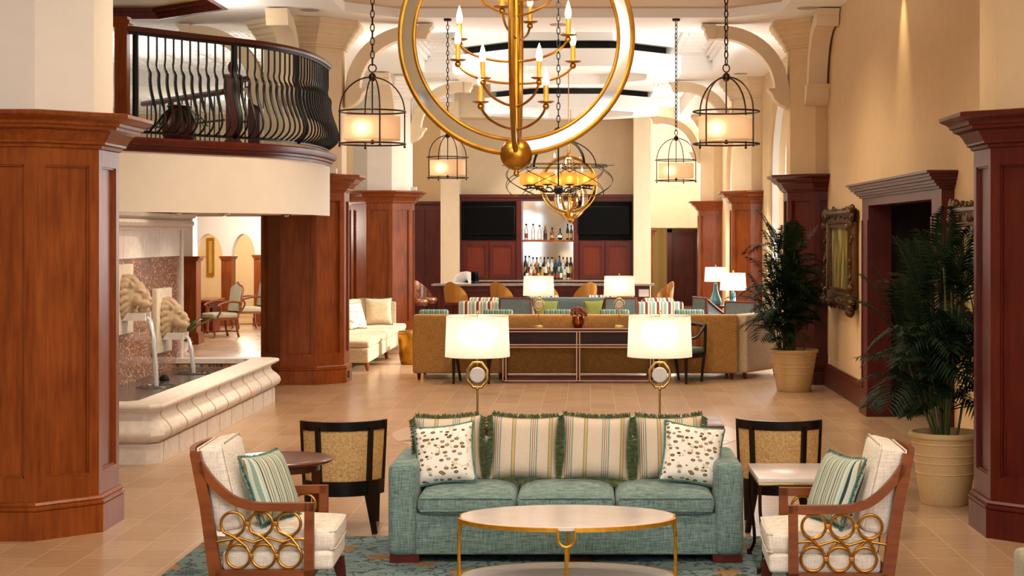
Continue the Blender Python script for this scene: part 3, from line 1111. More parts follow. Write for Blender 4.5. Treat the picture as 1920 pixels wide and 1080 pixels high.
# gallery stair rails behind the balustrade
def newel(px, Y, z1, label):
    x = (px - 1103) * Y / F
    n = thing('newel_post', label, 'newel post', (x, Y, 3.16))
    h = z1 - 3.16
    MB().box(-.085, .085, -.085, .085, 0, h).box(-.1, .1, -.1, .1, .1, .3).build('shaft', M['wood_dark'], n)
    MB().box(-.11, .11, -.11, .11, h, h + .04).ball((0, 0, h + .14), (.075, .075, .1)).ball((0, 0, h + .24), (.03, .03, .03)).build('finial', M['wood_dark'], n)
    return n


newel(437, 23.6, 4.35, 'dark newel post with round finial behind the middle of the balcony balustrade')
newel(478, 24.4, 4.25, 'reddish newel post right of the dark one behind the balustrade')


def stair_rail(label, p0, p1, nbal):
    r = thing('stair_railing', label, 'railing', (p0.x, p0.y, 3.16), 0)
    d = p1 - p0
    m = MB()
    m.tube([Vector((0, 0, p0.z - 3.16)), Vector((d.x, d.y, p1.z - 3.16))], .045, 8)
    m.build('handrail', M['wood_dark'], r)
    m = MB()
    m.tube([Vector((0, 0, .1)), Vector((d.x, d.y, .1))], .02, 6)
    m.tube([Vector((0, 0, .62)), Vector((d.x, d.y, .62 + (d.z * .3)))], .018, 6)
    m.build('rail_bar', M['iron'], r)
    for k in range(1, nbal):
        f_ = k / nbal
        b = Vector((d.x * f_, d.y * f_, 0))
        z1 = p0.z - 3.16 + d.z * f_
        MB().tube([b + Vector((0, 0, 0)), b + Vector((0, 0, z1 * .25)), b + Vector((.0, .0, z1))], .012, 5).build('baluster', M['iron'], r)


stair_rail('far gallery stair rail seen through the left half of the balustrade', at(268, 195, 26.0), at(420, 172, 24.2), 18)
stair_rail('gallery stair rail rising to the right behind the balustrade', at(452, 150, 24.4), at(505, 139, 24.9), 7)
u = thing('garden_urn', 'red-brown glazed urn on the balcony floor behind the balustrade', 'urn', (-5.0, 20.4, 3.16))
MB().lathe([(.1, 0), (.14, .03), (.2, .18), (.22, .32), (.16, .44), (.12, .5), (.15, .54), (.13, .55)], 20).build('body', M['wood_dark'], u)
lv = MB()
for k in range(26):
    a_ = random.uniform(0, 2 * PI)
    L_ = random.uniform(.2, .4)
    pp = [Vector((cos(a_) * L_ * t_ * .9, sin(a_) * L_ * t_ * .9, .52 + .12 * t_ - .35 * t_ * t_)) for t_ in (0, .35, .7, 1)]
    lv.tube(pp, [.01, .025, .02, .003], 4, flat=.004)
lv.build('foliage', M['leaf'], u)

# ================================================================== FOUNTAIN
f_ = thing('stone_fountain', 'carved stone wall fountain with lion heads and a mosaic back under the balcony', 'fountain', (-4.6, 18.5, 0))
OX, OY = 4.6, -18.5


def rect_path(x0, x1, y0, y1, ch):
    return [(x0, y0), (x1 - ch, y0), (x1, y0 + ch), (x1, y1 - ch), (x1 - ch, y1), (x0, y1)]


def basin_ring(off, z):
    x0, x1, y0, y1 = -5.6, -3.96, 15.42, 21.42
    pts = rect_path(x0, x1 + off, y0 - off, y1 + off, .1 + .3 * 0)
    return [Vector((x + OX, y + OY, z)) for x, y in pts]


m = MB()
m.loft([basin_ring(d, z) for d, z in [(-.06, .19), (-.03, .205), (.01, .23), (.03, .27), (.02, .32), (-.02, .37), (-.065, .41), (-.08, .45), (-.07, .475), (-.05, .49)]], caps=False)
sn = MB()
m.loft([basin_ring(d, z) for d, z in [(-.05, .49), (-.29, .49)]], caps=False)
basin_m = m
m = MB()
m.loft([basin_ring(d, z) for d, z in [(-.035, 0), (-.035, .185), (-.06, .19)]], caps=False)
m.build('plinth', M['travertine'], f_)
m = MB()
m.loft([basin_ring(d, z) for d, z in [(-.06, .488), (-.03, .492), (-.02, .505), (.0, .51), (.012, .525), (.012, .54), (0, .555), (-.02, .56), (-.3, .56), (-.3, .49)]], caps=False)
m.build('rim', M['travertine'], f_, angle=30)
# joints carved into the belly
m = basin_m
m.mi = 1
prof = [(-.035, .19), (.01, .23), (.033, .27), (.022, .32), (-.018, .37), (-.063, .41), (-.078, .45), (-.06, .485)]
for k in range(9):
    y = 15.75 + k * .62
    m.strip([(d + -3.96 + OX + .001, z) for d, z in prof], 0, .006, 'y', y + OY - .006, y + OY + .006)
for k in range(10):
    y = 15.7 + k * .6
    m.box(-3.999 + OX, -3.992 + OX, y + OY - .004, y + OY + .004, 0, .19)
m.build('basin_body', [M['travertine'], M['stone']], f_)
m = MB()
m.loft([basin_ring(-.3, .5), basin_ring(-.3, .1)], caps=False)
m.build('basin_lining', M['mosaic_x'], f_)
m = MB()
m.loft([basin_ring(-.3, .40), basin_ring(-.3, .445)])
m.build('water', M['water'], f_)
XW = -5.22
m = MB().box(-5.55 + OX, XW + OX, 14.6 + OY, 21.3 + OY, .1, 1.86)
m.build('mosaic_panel', M['mosaic'], f_)
m = MB().box(-5.6 + OX, XW + .012 + OX, 14.6 + OY, 21.32 + OY, 1.86, 2.2).box(-5.6 + OX, XW + .03 + OX, 21.3 + OY, 21.42 + OY, 0, 2.2)
for y in (15.5, 16.3, 17.1, 17.9, 18.7, 19.5, 20.3):
    m.box(XW + .012 + OX, XW + .014 + OX, y + OY - .004, y + OY + .004, 1.86, 2.2)
m.box(XW + .012 + OX, XW + .014 + OX, 14.6 + OY, 21.3 + OY, 2.018, 2.026)
m.build('stone_band', M['travertine'], f_)
m = MB()
cp = [(XW, 2.19), (XW + .05, 2.19), (XW + .05, 2.21), (XW + .07, 2.22), (XW + .12, 2.235), (XW + .14, 2.27), (XW + .12, 2.305), (XW + .08, 2.315), (XW + .1, 2.33), (XW + .15, 2.345), (XW + .17, 2.385), (XW, 2.385)]
m.prism([(x + OX, z) for x, z in cp], 14.6 + OY, 21.55 + OY, 'y')
m.box(-5.6 + OX, XW + OX, 14.6 + OY, 21.5 + OY, 2.2, 2.38)
m.build('cornice', M['travertine'], f_)


def lion(yc, zc):
    """plaque, lion head, spout and water; all local to the fountain"""
    x0 = XW + OX
    y = yc + OY
    pl = MB().rbox(x0, x0 + .07, y - .36, y + .36, zc - .42, zc + .36, .012).build('lion_plaque', M['plaque'], f_)
    h = MB()
    K = .80
    X = lambda a: x0 + .06 + a * K
    bl = lambda dx, dy, dz, r: h.ball((X(dx), y + dy * K, zc + dz * K), tuple(q * K for q in r), 14, 9)
    bl(.08, 0, .02, (.12, .23, .25))           # skull
    bl(.19, 0, .10, (.11, .13, .12))           # forehead
    bl(.25, 0, .02, (.12, .085, .085))          # bridge of the nose
    bl(.35, 0, -.035, (.045, .065, .04))       # nose tip
    bl(.27, 0, -.18, (.08, .08, .05))        # chin
    for s in (-1, 1):
        bl(.30, s * .055, -.10, (.085, .07, .065))    # muzzle
        bl(.245, s * .075, .085, (.05, .05, .022))    # brow
        bl(.20, s * .11, -.04, (.07, .055, .09))      # cheek
        bl(.15, s * .16, .17, (.035, .045, .05))      # ear
        # mane: long locks sweeping back from the face
        for k in range(8):
            t0 = -1.25 + k * .37
            p0 = Vector((X(.12), y + s * .15 * K * cos(t0 * .8), zc + (.03 + .19 * sin(t0)) * K))
            p1 = Vector((X(.075), y + s * .21 * K * cos(t0 * .8), zc + (.02 + .25 * sin(t0)) * K))
            p2 = Vector((X(.0), y + s * .24 * K * cos(t0 * .8), zc + (-.03 + .30 * sin(t0)) * K))
            h.tube(spline([p0, p1, p2], 3), [.022 * K, .03 * K, .038 * K, .042 * K, .045 * K, .045 * K, .045 * K], 7)
    for k in range(3):
        dy = (k - 1) * .09
        h.tube(spline([(X(.19), y + dy * .5 * K, zc + .18 * K), (X(.12), y + dy * K, zc + .26 * K), (X(.02), y + dy * 1.3 * K, zc + .29 * K)], 3), .035 * K, 7)
    hd = h.build('lion_head', M['stone'], pl)
    md = hd.modifiers.new('r', 'REMESH')
    md.mode = 'VOXEL'
    md.voxel_size = .009
    md.use_smooth_shade = True
    sm = hd.modifiers.new('s', 'SMOOTH')
    sm.factor = .6
    sm.iterations = 7
    sp = MB()
    sp.box(x0 + .06, x0 + .33, y - .13, y + .13, zc - .26, zc - .235)
    sp.box(x0 + .06, x0 + .33, y - .13, y - .10, zc - .235, zc - .175).box(x0 + .06, x0 + .33, y + .10, y + .13, zc - .235, zc - .175)
    sp.build('spout', M['travertine'], pl)
    ws = MB()
    ztop, zb = zc - .22, .44
    n = 10
    rings = []
    for i in range(n + 1):
        t_ = i / n
        z = ztop + (zb - ztop) * t_ * (t_ * .6 + .4)
        xx = x0 + .32 + .1 * math.sqrt(t_)
        wd = .06 - .03 * t_
        th = .012 + .015 * t_
        rings.append([(xx + th * cos(2 * PI * j / 10) + .006 * sin(j * 3.1 + i), y + wd * sin(2 * PI * j / 10), z) for j in range(10)])
    ws.loft(rings)
    ws.build('water_stream', M['stream'], pl)
    sp2 = MB()
    for k in range(3):
        sp2.torus((x0 + .42, y, .447), .07 + .07 * k, .012, 24, 6, flat=.008)
    sp2.build('ripple', M['water'], pl)


lion(18.55, 1.44)
lion(20.3, 1.12)
o = MB().ball((0, 0, .0), .055).torus((0, 0, 0), .05, .012, 20, 6).build('fountain_pump', M['black'])
o.location = at(308, 712, 19.3)
o.location.z = .46
tag(o, 'small black pump ball floating at the water surface in the fountain', 'pump')

# ================================================================== ROOM BEHIND THE FOUNTAIN
def host_chair(loc, rz, label):
    r = thing('armchair', label, 'armchair', loc, rz, 'camel-back armchairs in the far left room')
    MB().soft(-.28, .28, -.27, .27, .40, .5, .03, .02, 6).build('seat', M['sage'], r)
    MB().box(-.28, .28, -.27, .27, .36, .41).build('seat_frame', M['wood_chair'], r)
    # camel back at x = +.28, chair faces -x
    prof = [(-.25, .52), (-.25, 1.0), (-.2, 1.06), (-.1, 1.08), (0, 1.14), (.1, 1.08), (.2, 1.06), (.25, 1.0), (.25, .52)]
    m = MB()
    m.M = Matrix.Translation((.26, 0, 0)) @ Matrix.Rotation(R(8), 4, 'Y') @ Matrix.Translation((0, 0, 0))
    m.prism([(y * .92, .54 + (z - .52) * .95) for y, z in prof], -.03, .03, 'x')
    m.build('backrest', M['sage'], r)
    m = MB()
    m.M = Matrix.Translation((.26, 0, 0)) @ Matrix.Rotation(R(8), 4, 'Y')
    m.tube([(0, y, z) for y, z in prof], .025, 6)
    m.tube([(0, -.25, .53), (0, .25, .53)], .022, 6)
    m.build('back_frame', M['wood_chair'], r)
    for s in (-1, 1):
        m = MB()
        m.tube(spline([(.33, s * .26, .72), (.1, s * .3, .74), (-.12, s * .3, .70), (-.2, s * .3, .66)], 4), .024, 6)
        m.tube(spline([(-.17, s * .3, .67), (-.12, s * .29, .58), (-.2, s * .27, .42)], 4), .02, 6)
        m.build('armrest', M['wood_chair'], r)
        MB().tube(spline([(-.25, s * .24, .38), (-.27, s * .25, .22), (-.24, s * .24, .06), (-.28, s * .25, .0)], 4), [.028] * 4 + [.022] * 4 + [.02] * 4 + [.03], 6).build('leg', M['wood_chair'], r)
        MB().tube([(.25, s * .24, .38), (.27, s * .24, .15), (.31, s * .24, .0)], [.026, .02, .026], 6).build('leg', M['wood_chair'], r)
    MB().tube([(-.25, 0, .12), (.27, 0, .12)], .015, 6).tube([(-.25, -.24, .12), (-.25, .24, .12)], .015, 6).tube([(.27, -.24, .12), (.27, .24, .12)], .015, 6).build('stretcher', M['wood_chair'], r)
    return r


host_chair((-7.66, 34.7, 0), R(40), 'nearer camel-back armchair with sage seat, beyond the end of the fountain')
host_chair((-7.70, 37.6, 0), R(28), 'farther camel-back armchair with sage back, by the red wood pier')
dk = thing('writing_desk', 'cherry writing desk facing the camel-back armchairs in the left room', 'desk', (-8.55, 36.3, 0))
MB().rbox(-.55, .45, -.5, .9, .68, .73, .015).build('desk_top', M['wood'], dk)
MB().box(-.5, .4, -.44, .85, .55, .68).build('apron', M['wood_dark'], dk)
MB().box(-.1, .36, .1, .85, .0, .55).build('pedestal', M['wood_dark'], dk)
for x in (-.45, .36):
    MB().lathe([(.03, 0), (.045, .04), (.025, .08), (.03, .15), (.05, .3), (.03, .42), (.045, .5), (.05, .56)], 12, (x, -.4, 0)).build('leg', M['wood'], dk)
bk = MB().rbox(-.13, .13, -.1, .1, 0, .12, .01).build('storage_box', M['white'])
bk.location = (-8.65, 36.5, .731)
tag(bk, 'small white box on the cherry writing desk', 'box')
pf = thing('picture_frame', 'narrow gilt picture frame seen through the left arch', 'picture frame', (-9.83, 43.5, 1.55))
MB().box(-.09, -.05, -.06, 0, -.5, .5).box(.05, .09, -.06, 0, -.5, .5).box(-.05, .05, -.06, 0, .42, .5).box(-.05, .05, -.06, 0, -.5, -.42).build('frame', M['gold'], pf)
MB().box(-.05, .05, -.03, -.005, -.43, .43).build('canvas', M['gold_ceiling'], pf)
pp_ = thing('potted_plant', 'broad-leaved plant in a pale bowl behind the fountain wall end', 'plant', (-7.42, 30.4, 0))
MB().lathe([(.1, 0), (.12, .02), (.19, .12), (.21, .18), (.19, .18), (.17, .14), (.0, .13)], 22).build('bowl', M['travertine'], pp_)
lf = MB()
for k in range(14):
    a_ = k * 2.4
    L_ = .45 + .15 * (k % 3)
    pts = [Vector((cos(a_) * L_ * t_, sin(a_) * L_ * t_, .2 + .75 * t_ - .28 * t_ * t_ * (1 + k % 2 * .4))) for t_ in (0, .3, .55, .8, 1)]
    lf.tube(pts, [.008, .01, .05, .045, .002], 6, flat=.005)
lf.build('foliage', M['leaf_light'], pp_)
# ================================================================== FRONT SEATING GROUP
rg = MB().rbox(-2.66, 1.8, 8.6, 11.73, .0, .012, .005).build('area_rug', M['rug'])
tag(rg, 'blue-grey floral rug under the teal sofa and armchairs', 'rug')
ZR = .012

# ---- teal sofa
sofa = thing('sofa', 'large teal linen three-seat sofa in the foreground', 'sofa', (-.1445, 10.75, ZR))
hw = 1.148
m = MB()
m.rbox(-hw + .1, hw - .1, .03, .93, .05, .315, .012)
for s in (-1, 1):
    x0, x1 = sorted((s * hw, s * (hw - .185)))
    m.soft(x0, x1, .0, .92, .045, .64, .045, .012, 8, 1)
m.build('base', M['teal'], sofa)
m = MB().soft(-hw + .09, hw - .09, .70, .95, .05, .715, .05, .012, 10, 1)
m.build('backrest', M['teal'], sofa)
sw_ = (2 * (hw - .187)) / 3
for k in range(3):
    x0 = -hw + .187 + k * sw_ + .003
    x1 = x0 + sw_ - .006
    m = MB().soft(x0, x1, -.012, .74, .318, .435, .04, .045, 10)
    for z in (.338, .420):
        m.tube([(x0 + .02, -.010, z), ((x0 + x1) / 2, -.014, z + .003), (x1 - .02, -.010, z)], .006, 6)
    m.build('seat_cushion', M['teal'], sofa)
for x0, x1 in ((-hw + .01, -hw + .2), (hw - .2, hw - .01)):
    for y0, y1 in ((.02, .2), (.72, .9)):
        MB().box(x0, x1, y0, y1, 0, .05).build('leg', M['wood_dark'], sofa)


def pillow_pts(w, h, n=16, t_=.16, pinch=.085):
    vs, fs = [], []
    for side in (1, -1):
        for i in range(n + 1):
            for j in range(n + 1):
                u, v = -1 + 2 * i / n, -1 + 2 * j / n
                x = w / 2 * u * (1 - pinch * (1 - v * v) * abs(u) ** 2)
                z = h / 2 * v * (1 - pinch * (1 - u * u) * abs(v) ** 2)
                k = max(0, (1 - u ** 4) * (1 - v ** 4)) ** .55
                vs.append((x, side * (t_ / 2 * k + .004), h / 2 + z))
        b = 0 if side == 1 else (n + 1) ** 2
        for i in range(n):
            for j in range(n):
                a = b + i * (n + 1) + j
                fs.append((a, a + 1, a + n + 2, a + n + 1))
    N = (n + 1) ** 2
    rim = [i * (n + 1) for i in range(n + 1)] + [n * (n + 1) + j for j in range(1, n + 1)] + [i * (n + 1) + n for i in range(n - 1, -1, -1)] + [j for j in range(n - 1, 0, -1)]
    L = len(rim)
    for q in range(L):
        a, b = rim[q], rim[(q + 1) % L]
        fs.append((a, b, N + b, N + a))
    return vs, fs, [Vector(vs[i]) for i in rim]


def pillow(label, w, h, mat, trim, loc, tilt=0, roll=0, rz=0, t_=.16, group=None, seed=0):
    rnd = random.Random(seed)
    r = thing('throw_pillow', label, 'pillow', loc, rz, group)
    r.rotation_euler = Euler((R(tilt), R(roll), rz), 'XYZ')
    vs, fs, rim = pillow_pts(w, h, t_=t_)
    rim = [Vector((p.x, 0, p.z)) for p in rim]
    m = MB()
    m.add(vs, fs)
    m.build('cover', mat, r)
    m = MB()
    c = Vector((0, 0, h / 2))
    if trim[0] == 'cord':
        pts = []
        L = len(rim)
        for i in range(L):
            for k in range(3):
                pts.append(rim[i].lerp(rim[(i + 1) % L], k / 3))
        m.tube(pts, [.0085 + .0025 * (i % 2) for i in range(len(pts))], 6, closed=True)
        m.build('cord', trim[1], r)
    else:
        L = len(rim)
        m.tube(rim, .008, 5, closed=True)
        nst = int(trim[2] * 1000 / 60) * 10
        for q in range(900 if trim[2] > .03 else 500):
            i = rnd.uniform(0, L)
            a, b = rim[int(i) % L], rim[(int(i) + 1) % L]
            p = a.lerp(b, i % 1)
            tg = (b - a).normalized()
            out = Vector((tg.z, 0, -tg.x))
            if out.dot(p - c) < 0:
                out = -out
            d = (out + tg * rnd.uniform(-.5, .5) + Vector((0, rnd.uniform(-.7, .7), 0))).normalized()
            L_ = trim[2] * rnd.uniform(.6, 1.1)
            e = p + d * L_ + Vector((0, 0, -.25 * L_))
            wv = d.cross(Vector((0, 1, .3))).normalized() * .0035
            up = Vector((0, .0035, 0))
            m.add([p - wv, p + wv, e + wv * .7, e - wv * .7, p - up, p + up, e + up * .7, e - up * .7], [(0, 1, 2, 3), (4, 5, 6, 7)])
        m.build('fringe', trim[1], r, smooth=False)
    return r


G = 'fringed striped pillows on the teal sofa'
SX = -.1445
for i, (px, rl, lab) in enumerate(((841, -2, 'fringed striped pillow at the left end of the teal sofa, behind a leaf-print pillow'), (981, 1.5, 'fringed striped pillow fully in view, left of the sofa centre'),
                                   (1115, 2, 'fringed striped pillow fully in view, right of the sofa centre'), (1257, -1, 'fringed striped pillow at the right end of the teal sofa, behind a leaf-print pillow'))):
    x = (px - 1103) / 279.5
    pillow(lab, .452, .43, M['pillow_stripe'], ('fringe', M['fringe'], .045), (x, 11.2, .485), -14, rl, 0, .19, G, 20 + i)
G = 'leaf-print pillows on the teal sofa'
pillow('white leaf-print pillow with teal cord on the left end of the teal sofa', .405, .40, M['leafprint'], ('cord', M['fringe_teal']), (-.935, 10.98, .49), -20, -7, R(-6), .16, G, 31)
pillow('white leaf-print pillow with teal cord on the right end of the teal sofa', .405, .40, M['leafprint'], ('cord', M['fringe_teal']), (.665, 10.98, .49), -20, 9, R(6), .16, G, 32)

# ---- oval coffee table
ct = thing('coffee_table', 'oval two-tier coffee table with pale stone tops and gilded iron frame', 'table', (-.125, 9.93, ZR))
A, B = .635, .40


def oval(a, b, z, n=64):
    return [(a * cos(2 * PI * i / n), b * sin(2 * PI * i / n), z) for i in range(n)]


MB().loft([oval(A, B, .425), oval(A, B, .444), oval(A - .004, B - .004, .448)]).build('tabletop', M['marble'], ct, angle=30)
MB().loft([oval(A, B, .07), oval(A, B, .088), oval(A - .004, B - .004, .092)]).build('lower_shelf', M['marble'], ct, angle=30)
g0 = .09
m = MB()
for q in range(4):
    a0 = q * PI / 2 + (g0 if q % 2 == 0 else .15 * .42) * (1.0 if q % 2 == 0 else 1)
    ga = .13 if q in (0, 2) else .075
    gb = .075 if q in (0, 2) else .13
    arc_pts = [q * PI / 2 + ga + (PI / 2 - ga - gb) * i / 20 for i in range(21)]
    rings = [[((A + o) * cos(t_), (B + o) * sin(t_), z) for o, z in ((.001, .420), (.017, .420), (.017, .444), (.001, .444))] for t_ in arc_pts]
    m.loft(rings)
m.loft([oval(A + .016, B + .016, .068), oval(A + .016, B + .016, .09), oval(A, B, .09), oval(A, B, .068)], loop=True)
m.build('rim_band', M['gold_leaf'], ct, angle=30)
for q in range(4):
    t0 = q * PI / 2
    hs = .075 if q in (1, 3) else .13
    P = lambda t_, z: Vector(((A + .009) * cos(t_), (B + .009) * sin(t_), z))
    pts = []
    for k in range(13):
        f1 = PI * k / 12
        pts.append(P(t0 + hs * cos(f1), .39 - .055 * sin(f1) if 0 < k < 12 else .39))
    pts = [P(t0 + hs, .43)] + pts + [P(t0 - hs, .43)]
    m = MB()
    m.tube(pts, .0095, 8)
    m.tube([P(t0, .335), P(t0, .0)], .0105, 8)
    m.build('leg', M['gold_leaf'], ct)

# ---- ring-sided armchairs
def ring_chair(label, loc, rz):
    r = thing('armchair', label, 'armchair', loc, rz, 'wooden armchairs with gilded ring sides')
    W_ = M['wood_chair']
    for s in (-1, 1):
        y0, y1 = sorted((s * .35, s * .305))
        arm = spline([(.315, .597, 0), (.12, .597, 0), (-.02, .603, 0), (-.12, .632, 0), (-.20, .69, 0), (-.27, .765, 0), (-.325, .845, 0)], 4)
        m = MB()
        m.strip([(p.x, p.y) for p in arm], 0, .046, 'y', y0, y1)
        m.build('armrest', W_, r, angle=30)
        sl = MB()
        sl.prism([(.26, .21), (.315, .21), (.315, .62), (.265, .62)], y0, y1, 'y')
        sl.build('front_post', W_, r)
        m = MB()
        m.prism([(-.235, .0), (-.195, .0), (-.195, .22), (-.255, .62), (-.315, .91), (-.372, .90), (-.315, .60), (-.265, .22), (-.29, .0)], y0, y1, 'y')
        m.build('back_post', W_, r, angle=30)
        m = MB().box(-.23, .315, y0, y1, .19, .245)
        m.build('side_rail', W_, r)
        m = MB()
        m.prism([(.33, .2), (.41, .2), (.43, 0), (.395, 0)], *sorted((s * .34, s * .295)), 'y')
        m.build('leg', M['wood_dark'], r)
        # gilded rings between arm and rail
        yc = s * .3275
        q = Matrix.Rotation(PI / 2, 3, 'X')
        xs_up, xs_lo = (-.135, .02, .175), (-.105, .035, .18)
        m = MB()
        for x in xs_up:
            m.torus((x, yc, .503), .066, .0085, 32, 8, q)
        for x in xs_lo:
            m.torus((x, yc, .322), .066, .0085, 32, 8, q)
        m.build('ring_panel', M['gold_rod'], r)
        m = MB()
        wz = [(-.22, .408), (-.15, .415)]
        for k in range(3):
            xu, xl = xs_up[k], xs_lo[k]
            m.tube([(xu - .055, yc - .006, .462), (xu + .01, yc - .006, .43), (xl + .05, yc - .006, .375)], .0085, 8)
            m.tube([(xu + .055, yc + .006, .462), (xu + .0, yc + .006, .418), (xl - .055, yc + .006, .37)], .0085, 8)
        m.tube([(-.225, yc, .405), (-.10, yc, .425), (-.02, yc, .40), (.06, yc, .425), (.14, yc, .40), (.2, yc, .42), (.265, yc, .415)], .008, 8)
        m.build('cross_rod', M['gold_rod'], r)
        for x, z in ((-.0575, .503), (.0975, .503), (-.035, .322), (.1075, .322)):
            MB().rbox(x - .014, x + .014, yc - .011, yc + .011, z - .013, z + .013, .004).build('ring_clasp', M['gold_rod'], r)
    pl = spline([(-.345, -.305, 0), (-.375, -.15, 0), (-.385, 0, 0), (-.375, .15, 0), (-.345, .305, 0)], 4)
    m = MB()
    m.loft([[(p.x - .018, p.y, .82), (p.x + .018, p.y, .82), (p.x - .002, p.y, .91), (p.x - .034, p.y, .91)] for p in pl])
    m.build('top_rail', M['wood_chair'], r, angle=30)
    m = MB()
    m.loft([[(p.x + .05, p.y, .46), (p.x + .075, p.y, .46), (p.x + .012, p.y, .82), (p.x - .012, p.y, .82)] for p in pl])
    m.build('back_panel', M['wood_dark'], r, angle=30)
    MB().box(-.235, -.2, -.305, .305, .2, .26).box(.29, .315, -.305, .305, .2, .245).build('seat_frame', W_, r)
    MB().soft(-.2, .42, -.3, .3, .235, .345, .025, .0, 6).build('seat_base', M['cream_linen'], r)
    m = MB().soft(-.19, .43, -.298, .298, .347, .455, .03, .03, 8)
    for z in (.352, .45):
        m.tube([(.40, -.297, z), (.427, -.27, z), (.431, 0, z), (.427, .27, z), (.40, .297, z)], .005, 6)
    m.build('seat_cushion', M['cream_linen'], r)
    m = MB()
    m.M = Matrix.Translation((-.165, 0, .455)) @ Matrix.Rotation(R(-13), 4, 'Y')
    m.soft(-.075, .075, -.285, .285, 0, .49, .035, .02, 8, 0)
    for x in (-.072, .072):
        m.tube([(x, -.283, .03), (x, -.283, .46), (x, -.25, .488), (x, .25, .488), (x, .283, .46), (x, .283, .03)], .005, 6)
    m.build('back_cushion', M['cream_linen'], r)
    return r


ring_chair('left wooden armchair with gilded ring side and cream cushions', (-1.86, 9.65, ZR), R(2))
ring_chair('right wooden armchair with gilded ring side and cream cushions', (1.435, 9.56, ZR), R(178))
G = 'teal striped pillows on the ring armchairs'
pillow('teal striped pillow leaning in the left armchair', .40, .40, M['pillow_stripe_teal'], ('fringe', M['fringe_teal'], .02), (-1.76, 9.56, .50), 0, 0, 0, .15, G, 41).rotation_euler = Euler((R(-22), R(0), R(68)), 'XYZ')
pillow('teal striped pillow leaning in the right armchair', .40, .40, M['pillow_stripe_teal'], ('fringe', M['fringe_teal'], .02), (1.34, 9.48, .50), 0, 0, 0, .15, G, 42).rotation_euler = Euler((R(-22), R(0), R(-68)), 'XYZ')


# ---- caned barrel chairs, backs to us
def cane_chair(label, loc, rz):
    r = thing('barrel_chair', label, 'chair', loc, rz, 'caned barrel chairs behind the seating group')
    Bk = M['wood_black']

    def plan(ph, k=1.0):
        return Vector((.292 * k * sin(ph) / sin(1.25), -.27 * cos(ph) * k + .0, 0))
    N = 20
    def band(z0, z1, t_, k0=1.0, k1=1.0, lim=1.25):
        rings = []
        for i in range(N + 1):
            ph = -lim + 2 * lim * i / N
            a, b = plan(ph, k0), plan(ph, k1)
            na, nb_ = a.normalized() * t_ / 2, b.normalized() * t_ / 2
            rings.append([a + na + Vector((0, 0, z0)), b + nb_ + Vector((0, 0, z1)), b - nb_ + Vector((0, 0, z1)), a - na + Vector((0, 0, z0))])
        return rings
    MB().loft(band(.735, .80, .03, 1.0, 1.02)).build('top_rail', Bk, r, angle=30)
    MB().loft(band(.37, .735, .012, .93, 1.0, 1.2)).build('cane_back', M['cane'], r, angle=30)
    MB().loft(band(.27, .375, .045, .92, .93)).build('seat_rail', Bk, r, angle=30)
    m = MB()
    MB().box(-.27, .27, .05, .3, .29, .36).build('front_rail', Bk, r)
    for ph in (-.62, .62):
        m = MB()
        for k in range(1):
            a, b = plan(ph, .945), plan(ph, 1.02)
            m.tube([a + Vector((0, 0, .30)), b + Vector((0, 0, .76))], .026, 4)
        m.build('back_stile', Bk, r)
        a = plan(ph, .93)
        MB().tube([a + Vector((0, 0, .32)), a * 1.28 + Vector((0, 0, 0))], [.032, .02], 4).build('leg', Bk, r)
    for s in (-1, 1):
        m = MB().tube([plan(s * 1.25, .93) + Vector((0, 0, .30)), plan(s * 1.25, 1.0) + Vector((0, 0, .78))], .02, 4)
        m.build('arm_post', Bk, r)
        MB().tube([(s * .25, .27, .32), (s * .255, .28, 0)], [.03, .018], 4).build('leg', Bk, r)
    MB().lathe([(.0, .36), (.25, .36), (.265, .38), (.265, .42), (.25, .445), (.15, .46), (.0, .465)], 28, (0, .02, 0)).build('seat_cushion', M['cream_linen'], r)
    return r


cane_chair('black-framed barrel chair with cane back left of the teal sofa', (-1.775, 12.1, 0), R(10))
cane_chair('black-framed barrel chair with cane back right of the teal sofa', (1.39, 12.15, 0), R(-9))

# ---- round wooden side table
st_ = thing('side_table', 'round mahogany side table behind the left armchair', 'table', (-2.03, 11.0, 0))
MB().lathe([(.0, .625), (.30, .625), (.325, .632), (.345, .642), (.345, .652), (.335, .66), (.30, .664), (0, .664)], 48).build('tabletop', M['wood_table'], st_)
MB().lathe([(.26, .58), (.26, .626), (.24, .626), (.24, .58)], 40, caps=False).build('apron', M['wood_table'], st_)
for a_ in (.35, .35 + PI / 2, .35 + PI, .35 + 1.5 * PI):
    x, y = .235 * cos(a_), .235 * sin(a_)
    MB().tube([(x, y, .62), (x, y, .0)], [.03, .018], 4).build('leg', M['wood_table'], st_)

# ---- stone-topped metal side table
mt = thing('side_table', 'pale stone-topped side table with thin bronze legs by the right armchair', 'table', (1.36, 10.76, 0))
MB().rbox(-.3, .3, -.33, .33, .575, .612, .008).build('tabletop', M['marble'], mt)
MB().rbox(-.295, .295, -.325, .325, .558, .576, .004).build('top_frame', M['brass'], mt)
for sx in (-1, 1):
    for sy in (-1, 1):
        pts = spline([(sx * .285, sy * .315, .565), (sx * .285, sy * .315, .40), (sx * .265, sy * .30, .22), (sx * .26, sy * .295, .10), (sx * .285, sy * .315, .03), (sx * .29, sy * .32, .0)], 3)
        MB().tube(pts, .012, 6).rbox(sx * .29 - .016, sx * .29 + .016, sy * .32 - .016, sy * .32 + .016, 0, .05, .004).build('leg', M['bronze'], mt)


